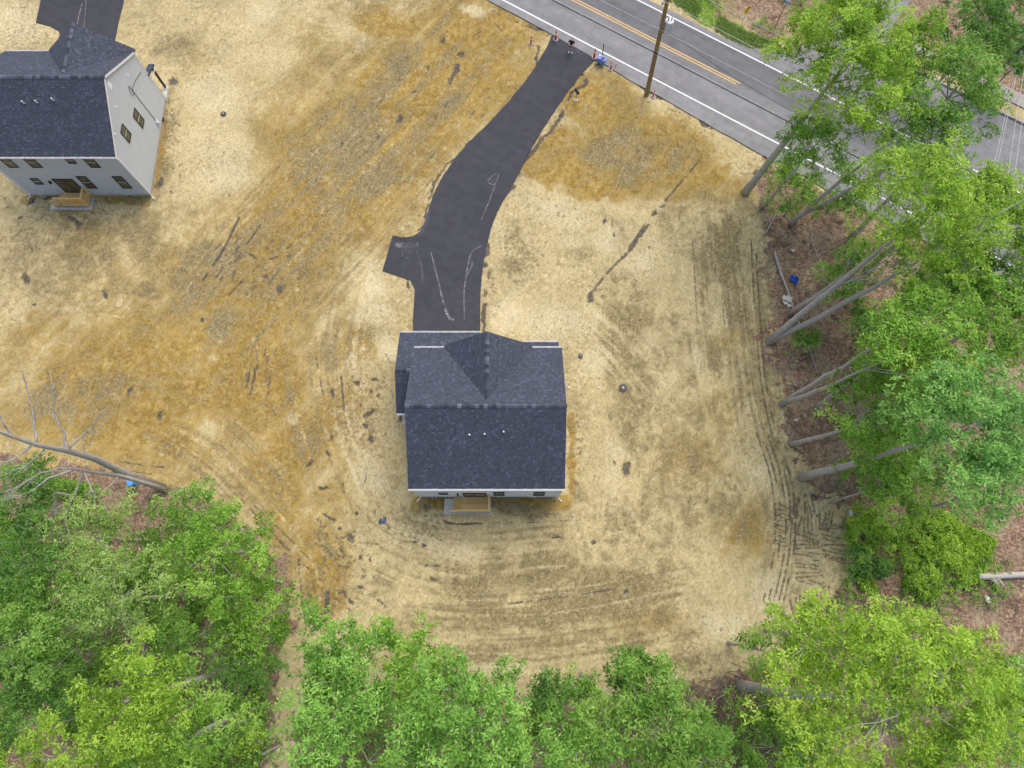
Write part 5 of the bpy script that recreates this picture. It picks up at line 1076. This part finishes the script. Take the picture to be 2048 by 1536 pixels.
# dead tree with bare limbs
def dead(label, base, trunk_px, limbs, r0):
    b0 = G(*base); t = empty('dead_tree', (b0.x, b0.y, -.08)); tag(t, label, 'dead tree'); w = MB(); pr = random.Random(int(base[0]))
    P = [G(x, y, z) - b0 for x, y, z in trunk_px]; n = len(P)
    w.tube([tuple(p) for p in P], [r0 * (1 - .82 * i / (n - 1)) * (1.15 if i == 0 else 1) for i in range(n)], 9); w.build('trunk', M['bark_dead'], t, True)
    for lm in limbs:
        Q = [G(x, y, z) - b0 for x, y, z in lm['p']]; k = len(Q); m = MB(); C_ = [Vector(q) for q in catmull([tuple(q) for q in Q], 4)]; kk = len(C_)
        C_ = [q + Vector((pr.gauss(0, .03), pr.gauss(0, .03), pr.gauss(0, .03))) for q in C_]
        m.tube(C_, [lm['r'] * (1 - .85 * i / (kk - 1)) for i in range(kk)], 6)
        for j in range(lm.get('tw', 6)):
            i = pr.randrange(kk // 3, kk); a = C_[i]; d = (C_[-1] - C_[0]).normalized(); s = Vector((pr.gauss(0, 1), pr.gauss(0, 1), pr.gauss(0, .6))).normalized(); L = pr.uniform(.5, 1.6)
            e = a + (d * .7 + s * .7) * L; m.tube([a, a.lerp(e, .5) + Vector((pr.gauss(0, .06), pr.gauss(0, .06), pr.gauss(0, .06))), e], [.02, .014, .006], 4)
            for _ in range(2):
                g = a.lerp(e, pr.uniform(.4, .8)); h = g + (d * .5 + Vector((pr.gauss(0, 1), pr.gauss(0, 1), pr.gauss(0, .5))).normalized() * .6) * L * .5; m.tube([g, h], [.011, .005], 3)
        m.build('limb', M['bark_dead'], t, True)
dead('bare dead tree leaning out over the sand at the left edge', (325, 975), [(325, 975, 0), (250, 946, 4.5), (185, 915, 8.8), (130, 900, 11.8), (75, 890, 14.2), (10, 868, 16.5), (-45, 845, 18.3)],
     [dict(p=[(70, 888, 14.2), (66, 840, 14.8), (52, 780, 15.8), (40, 730, 16.8)], r=.09, tw=8), dict(p=[(132, 900, 11.7), (125, 860, 12.4), (108, 825, 13.2), (105, 765, 14.5)], r=.10, tw=8), dict(p=[(133, 898, 11.7), (170, 865, 12.2), (195, 840, 12.8), (218, 808, 13.5)], r=.07, tw=6),
      dict(p=[(165, 910, 10), (168, 885, 10.5), (182, 870, 11)], r=.05, tw=3), dict(p=[(60, 890, 14.6), (20, 920, 14.8), (-20, 925, 15.2)], r=.07, tw=5), dict(p=[(20, 872, 16), (8, 850, 16.6), (-10, 820, 17.5)], r=.08, tw=5), dict(p=[(85, 900, 13.6), (50, 930, 13), (0, 950, 13)], r=.06, tw=6)], .30)
dead('second bare grey stem spreading below the dead leaning tree', (335, 981), [(335, 981, 0), (290, 966, 2.6), (235, 950, 5.5), (190, 945, 7.6), (150, 938, 9.6), (110, 935, 11.4)],
     [dict(p=[(150, 938, 9.6), (100, 955, 10), (55, 985, 10.2), (0, 1000, 10.5)], r=.07, tw=8), dict(p=[(165, 942, 8.8), (180, 975, 8.6), (190, 1000, 8.6), (188, 1035, 8.8)], r=.06, tw=6), dict(p=[(165, 942, 8.8), (150, 985, 8.5), (135, 1020, 8.6), (126, 1050, 8.8)], r=.05, tw=5), dict(p=[(120, 936, 11), (70, 950, 11), (20, 985, 11.4)], r=.06, tw=6), dict(p=[(235, 950, 5.5), (215, 975, 6), (190, 980, 6.4)], r=.05, tw=4), dict(p=[(170, 945, 8.6), (140, 1000, 8), (140, 1040, 8)], r=.04, tw=4)], .2)
dead('bare grey forked tree reaching into the right wood past the scrap pile', (1577, 630), [(1577, 630, 0), (1630, 596, 4.5), (1690, 565, 8.5), (1735, 548, 11)], [dict(p=[(1690, 565, 8.5), (1740, 540, 10.5), (1790, 530, 12), (1810, 520, 12.6)], r=.06, tw=9), dict(p=[(1700, 560, 9), (1745, 560, 10.5), (1770, 575, 11.5), (1795, 570, 12)], r=.05, tw=8), dict(p=[(1660, 580, 6.5), (1690, 540, 8.5), (1700, 515, 9.5)], r=.05, tw=6), dict(p=[(1735, 548, 11), (1770, 520, 12), (1790, 495, 13)], r=.05, tw=7)], .16)
dead('small bare sapling beside the sandy trail in the left wood', (490, 1392), [(490, 1392, 0), (478, 1365, 2), (470, 1345, 3.6), (468, 1310, 5)], [dict(p=[(474, 1360, 2.6), (455, 1345, 3.2), (445, 1328, 4)], r=.035, tw=3), dict(p=[(472, 1350, 3.2), (488, 1335, 4), (486, 1320, 4.6)], r=.03, tw=3)], .06)

# ---------------------------------------------------------------- forest floor: undergrowth, twigs, logs, scrap
def scatter(polys, n, seed, noise_seed=None, thr=.5, cell=3.0):
    r = np.random.default_rng(seed); out = []
    for poly in polys:
        W_ = [G(*p) for p in poly]; x0, x1 = min(p.x for p in W_), max(p.x for p in W_); y0, y1 = min(p.y for p in W_), max(p.y for p in W_)
        X = r.uniform(x0, x1, n * 3); Y = r.uniform(y0, y1, n * 3); u, v = to_px(X, Y); ok = inpoly(poly, u, v)
        if noise_seed is not None: ok &= fbm(X, Y, cell, noise_seed) > thr
        out.append(np.stack([X[ok], Y[ok]], 1)[:n])
    return np.concatenate(out)
wood_r = [(1540, 350), (1600, 400), (1680, 430), (1700, 520), (1660, 570), (1710, 640), (1690, 760), (1700, 840), (1660, 950), (1720, 1040), (1720, 1100), (1660, 1200), (1600, 1300), (1560, 1420), (1480, 1440), (1100, 1420), (900, 1420), (640, 1420), (620, 1560), (2150, 1560), (2150, 520), (1800, 440)]
wood_l = [(-80, 930), (150, 960), (330, 1000), (480, 1060), (570, 1150), (580, 1260), (540, 1350), (520, 1560), (-80, 1560)]
wood_f = [(1890, 0), (1860, 90), (2000, 150), (2120, 210), (2120, -40), (1890, -40)]
def undergrowth(name, label, pts, mat, seed, L=.2, W=.09, zmax=.55):
    r = np.random.default_rng(seed); n = len(pts); C = np.concatenate([pts, r.uniform(.02, zmax, (n, 1))], 1); N = np.array([0, 0, 1.]) + r.normal(0, .35, (n, 3)); N /= np.linalg.norm(N, axis=1, keepdims=True)
    o = link_mesh(name, leaf_mesh(name, C, N, 6, L, W, seed, r.uniform(.1, .9, n)), LEAF[mat]); tag(o, label, 'undergrowth', kind='stuff')
undergrowth('undergrowth', 'low green undergrowth on the floor of the right wood', scatter([wood_r], 15000, 3, 200, .50), 'mid', 5)
undergrowth('undergrowth', 'low green undergrowth on the floor of the left wood', scatter([wood_l], 12000, 4, 210, .46), 'bright', 6)
undergrowth('undergrowth', 'bright low groundcover patches beside the tread marks', scatter([[(1690, 1040), (1720, 1180), (1850, 1200), (1960, 1160), (1990, 1080), (1850, 1010)]], 9000, 5, 220, .42, 1.6), 'yellow', 7, .17, .07, .3)
undergrowth('undergrowth', 'sparse pale brush on the far bank behind the road signs', scatter([[(1400, -20), (1400, 5), (1480, 45), (1540, 75), (1600, 70), (1640, -20)]], 700, 16, 250, .5), 'pale', 18, .16, .05, .4)
undergrowth('undergrowth', 'low dark undergrowth across the road at the upper right', scatter([wood_f], 1500, 6, 230, .5), 'dark', 8)
rg = np.random.default_rng(9); gp = scatter([[(1312, -20), (1335, 0), (1400, 42), (1490, 98), (1560, 98), (1560, 90), (1480, 55), (1390, 0), (1375, -20)]], 3800, 9, 240, .36, 1.5)
o = link_mesh('verge_grass', leaf_mesh('verge_grass', np.concatenate([gp, np.zeros((len(gp), 1)) - .02], 1), np.tile([0, 0, 1.], (len(gp), 1)) + rg.normal(0, .2, (len(gp), 3)), 6, .16, .035, 9, rg.uniform(.1, .9, len(gp)), .1), M['grassblade']); tag(o, 'bright green grass on the far verge of the road', 'grass', kind='stuff')
# twigs
tw = MB(); r = random.Random(12)
for (x, y) in scatter([[(1500, 300), (1530, 560), (1540, 740), (1590, 900), (1680, 1020), (1700, 1180), (1900, 1260), (2060, 1260), (2060, 1120), (1720, 900), (1700, 700), (1700, 480), (1560, 330)], wood_l, [(1340, 1370), (1560, 1330), (1560, 1530), (1400, 1530)]], 420, 13):
    a = r.uniform(0, 6.28); L = r.uniform(.25, 1.1); h = r.uniform(.0, .12); c, s = math.cos(a) * L, math.sin(a) * L
    tw.tube([(x - c, y - s, .02 + h * .3), (x + r.gauss(0, .1), y + r.gauss(0, .1), .05 + h), (x + c, y + s, .02 + h * .5)], [.022, .018, .008], 4)
tag(tw.build('fallen_twigs', M['bark_dark']), 'scattered fallen twigs on the forest floor', 'twigs', kind='stuff')
def log(label, pts, r0, r1, mat='bark', branches=0, name='fallen_log'):
    P = [G(x, y, 0) + Z_ * (max(r0, .05) * .7 + (z if z else 0) - .03) for x, y, z in pts]; C_ = [Vector(q) for q in catmull([tuple(p) for p in P], 4)]; k = len(C_); o0 = C_[0].copy(); pr = random.Random(int(pts[0][0]))
    t = empty(name, (o0.x, o0.y, 0)); tag(t, label, 'log', 'fallen logs and branches'); o0.z = 0
    MB().tube([q - o0 + Vector((0, 0, pr.gauss(0, .01))) for q in C_], [(r0 + (r1 - r0) * i / (k - 1)) * pr.uniform(.92, 1.08) for i in range(k)], 9).build('stem', M[mat], t, True)
    for j in range(branches):
        i = pr.randrange(1, k - 1); a = C_[i] - o0; d = (C_[-1] - C_[0]).normalized(); s = Vector((-d.y, d.x, 0)) * pr.choice((-1, 1)); L = pr.uniform(.5, 1.3); e = a + (d * .7 + s) * L + Z_ * pr.uniform(-.02, .25)
        MB().tube([a, a.lerp(e, .5) + Z_ * .05, e], [r1 * .7, r1 * .5, .008], 5).build('branch', M[mat], t)
log('long pale fallen sapling lying along the lot edge past the pale scrap', [(1548, 505, .05), (1560, 545, .05), (1577, 590, .08), (1588, 625, .1), (1602, 660, .05), (1620, 705, .02), (1634, 745, 0)], .10, .03, 'bark_dead', 5)
log('thick grey fallen log at the lower right edge', [(1952, 1153, .05), (1985, 1152, .05), (2030, 1150, .05), (2075, 1150, .05)], .26, .23, 'bark', 2)
log('curved bare branch on brown litter near the top of the right wood', [(1622, 480, 0), (1632, 510, .2), (1642, 535, .3), (1648, 560, .1)], .035, .015, 'bark_dead', 3)
log('thin bare branch crossing the curved branch', [(1605, 535, 0), (1630, 515, .1), (1660, 498, .2), (1690, 480, .1)], .03, .012, 'bark_dead', 2)
log('pale stick lying left of the blue tarp', [(1530, 470, .05), (1545, 440, .2), (1556, 420, .1)], .06, .03, 'bark_dead', 2)
log('cut log end at the left wood edge beside the wheel tracks', [(508, 1077, .05), (470, 1068, .05), (425, 1062, .1)], .13, .07, 'bark', 2)
log('dark log at the left lot edge, upper of two above the trail', [(555, 1142, .02), (530, 1132, .05), (512, 1122, .05)], .07, .04, 'bark_dark', 1)
log('pale log at the left lot edge, lower of two above the trail', [(566, 1165, .02), (540, 1158, .05), (508, 1152, .05)], .12, .09, 'bark_dead', 1)
log('short pale log among green leaves in the left wood', [(352, 1186, .1), (372, 1187, .1), (392, 1185, .1)], .13, .11, 'bark_dead', 0)
log('short grey log at the head of the sandy trail', [(556, 1230, .02), (570, 1226, .02), (582, 1220, .02)], .07, .05, 'bark_dead', 1)
log('grey branch lying across the foot of the sandy trail', [(500, 1516, .02), (530, 1505, .1), (560, 1490, .05)], .11, .06, 'bark', 3)
log('standing snag stump with broken top under the dead tree', [(116, 1032, .2), (124, 1012, .8), (132, 980, 1.6)], .14, .08, 'bark_dead', 0)
log('tangle branch on orange soil at the lower right lot edge', [(1410, 1440, 0), (1430, 1400, .2), (1450, 1385, .3), (1452, 1372, .2)], .03, .012, 'bark_dead', 5)
log('thin branch across the orange soil beside the huge tree trunk', [(1525, 1330, .05), (1540, 1355, .2), (1560, 1372, .3), (1574, 1380, .2)], .03, .015, 'bark_dark', 1)
# scrap
def scrap(name, label, px, mats, size, seed, cat='scrap', n=4, h=.12):
    p = G(*px); t = empty(name, (p.x, p.y, 0)); tag(t, label, cat); pr = random.Random(seed)
    for k in range(n):
        m = MB(); N_ = 6; cx, cy = pr.uniform(-.35, .35) * size, pr.uniform(-.35, .35) * size; a0 = pr.uniform(0, 6); g = []
        for i in range(N_ + 1):
            row = []
            for j in range(N_ + 1):
                u, v = (i / N_ - .5) * size, (j / N_ - .5) * size * pr.uniform(.55, .6); row.append((cx + u * math.cos(a0) - v * math.sin(a0), cy + u * math.sin(a0) + v * math.cos(a0), .03 + h * pr.random() + k * .02))
            g.append(row)
        for i in range(N_):
            for j in range(N_): m.quad(g[i][j], g[i + 1][j], g[i + 1][j + 1], g[i][j + 1])
        m.build('sheet', M[mats[k % len(mats)]], t)
scrap('blue_tarp', 'crumpled bright blue tarp on litter beside the fallen sapling', (1587, 560), ['tarp'], .55, 1, 'tarp', 3, .2)
t = empty('scrap_pile', G(1573, 602)); tag(t, 'pale broken board pieces stacked beside the fallen sapling', 'scrap')
for k, (x, y, w, h, a, z) in enumerate([(0, 0, .75, .5, .4, .05), (.15, .15, .5, .5, 1.0, .13), (.15, -.42, .36, .26, .2, .06), (-.2, .2, .4, .35, -.5, .2)]):
    o = MB().box(-w / 2, -h / 2, 0, w / 2, h / 2, .05).build('board', M['card'], t); o.location = (x, y, z); o.rotation_euler = (.08 * (k % 2), .1, a)
scrap('paper_scrap', 'small pale paper on litter near the top of the right wood', (1586, 502), ['card'], .35, 3, 'paper', 2, .08)
scrap('white_bag', 'white plastic bag on litter below the grey fallen log', (1977, 1199), ['litter_w'], .4, 4, 'bag', 2, .1)
scrap('white_bag', 'white plastic scrap on dark churned soil right of the tread marks', (1700, 1027), ['litter_w'], .4, 5, 'bag', 2, .15)
scrap('white_bag', 'torn white scrap at the lot edge above the bushy tree', (1590, 842), ['litter_w'], .3, 6, 'bag', 1, .1)
scrap('orange_scrap', 'small orange scrap on twigs below the fallen sapling', (1597, 746), ['orange'], .28, 7, 'scrap', 1, .1)
p = G(1902, 1040); t = empty('carton', (p.x, p.y, -.02), .2); tag(t, 'red and white carton lying on the forest floor', 'carton')
MB().box(-.02, -.18, 0, .22, .2, .12).build('red_half', M['red'], t); MB().box(-.2, -.18, 0, -.021, .2, .12).build('white_half', M['litter_w'], t)
p = G(271, 968); t = empty('blue_drum', (p.x, p.y, -.03)); tag(t, 'light blue plastic drum under the dead tree trunk', 'drum')
MB().lathe([(.27, 0), (.29, .08), (.29, .3), (.30, .33), (.29, .36), (.29, .62), (.30, .65), (.29, .68), (.28, .86), (.25, .9)], 18).build('body', M['barrel'], t); MB().lathe([(.05, .9), (.05, .93), (.03, .935)], 10, (.12, .08, 0)).build('bung', M['litter_w'], t)
p = G(1893, 568); t = empty('marker_post', (p.x, p.y, -.05)); tag(t, 'thin orange marker post with pale top in the right wood', 'post')
MB().tube([(0, 0, 0), (.03, .02, 1.5)], .035, 7).build('post', M['sign_y'], t); MB().lathe([(.05, 1.5), (.09, 1.55), (.09, 1.72), (.04, 1.78)], 10).build('cap', M['barrel'], t)
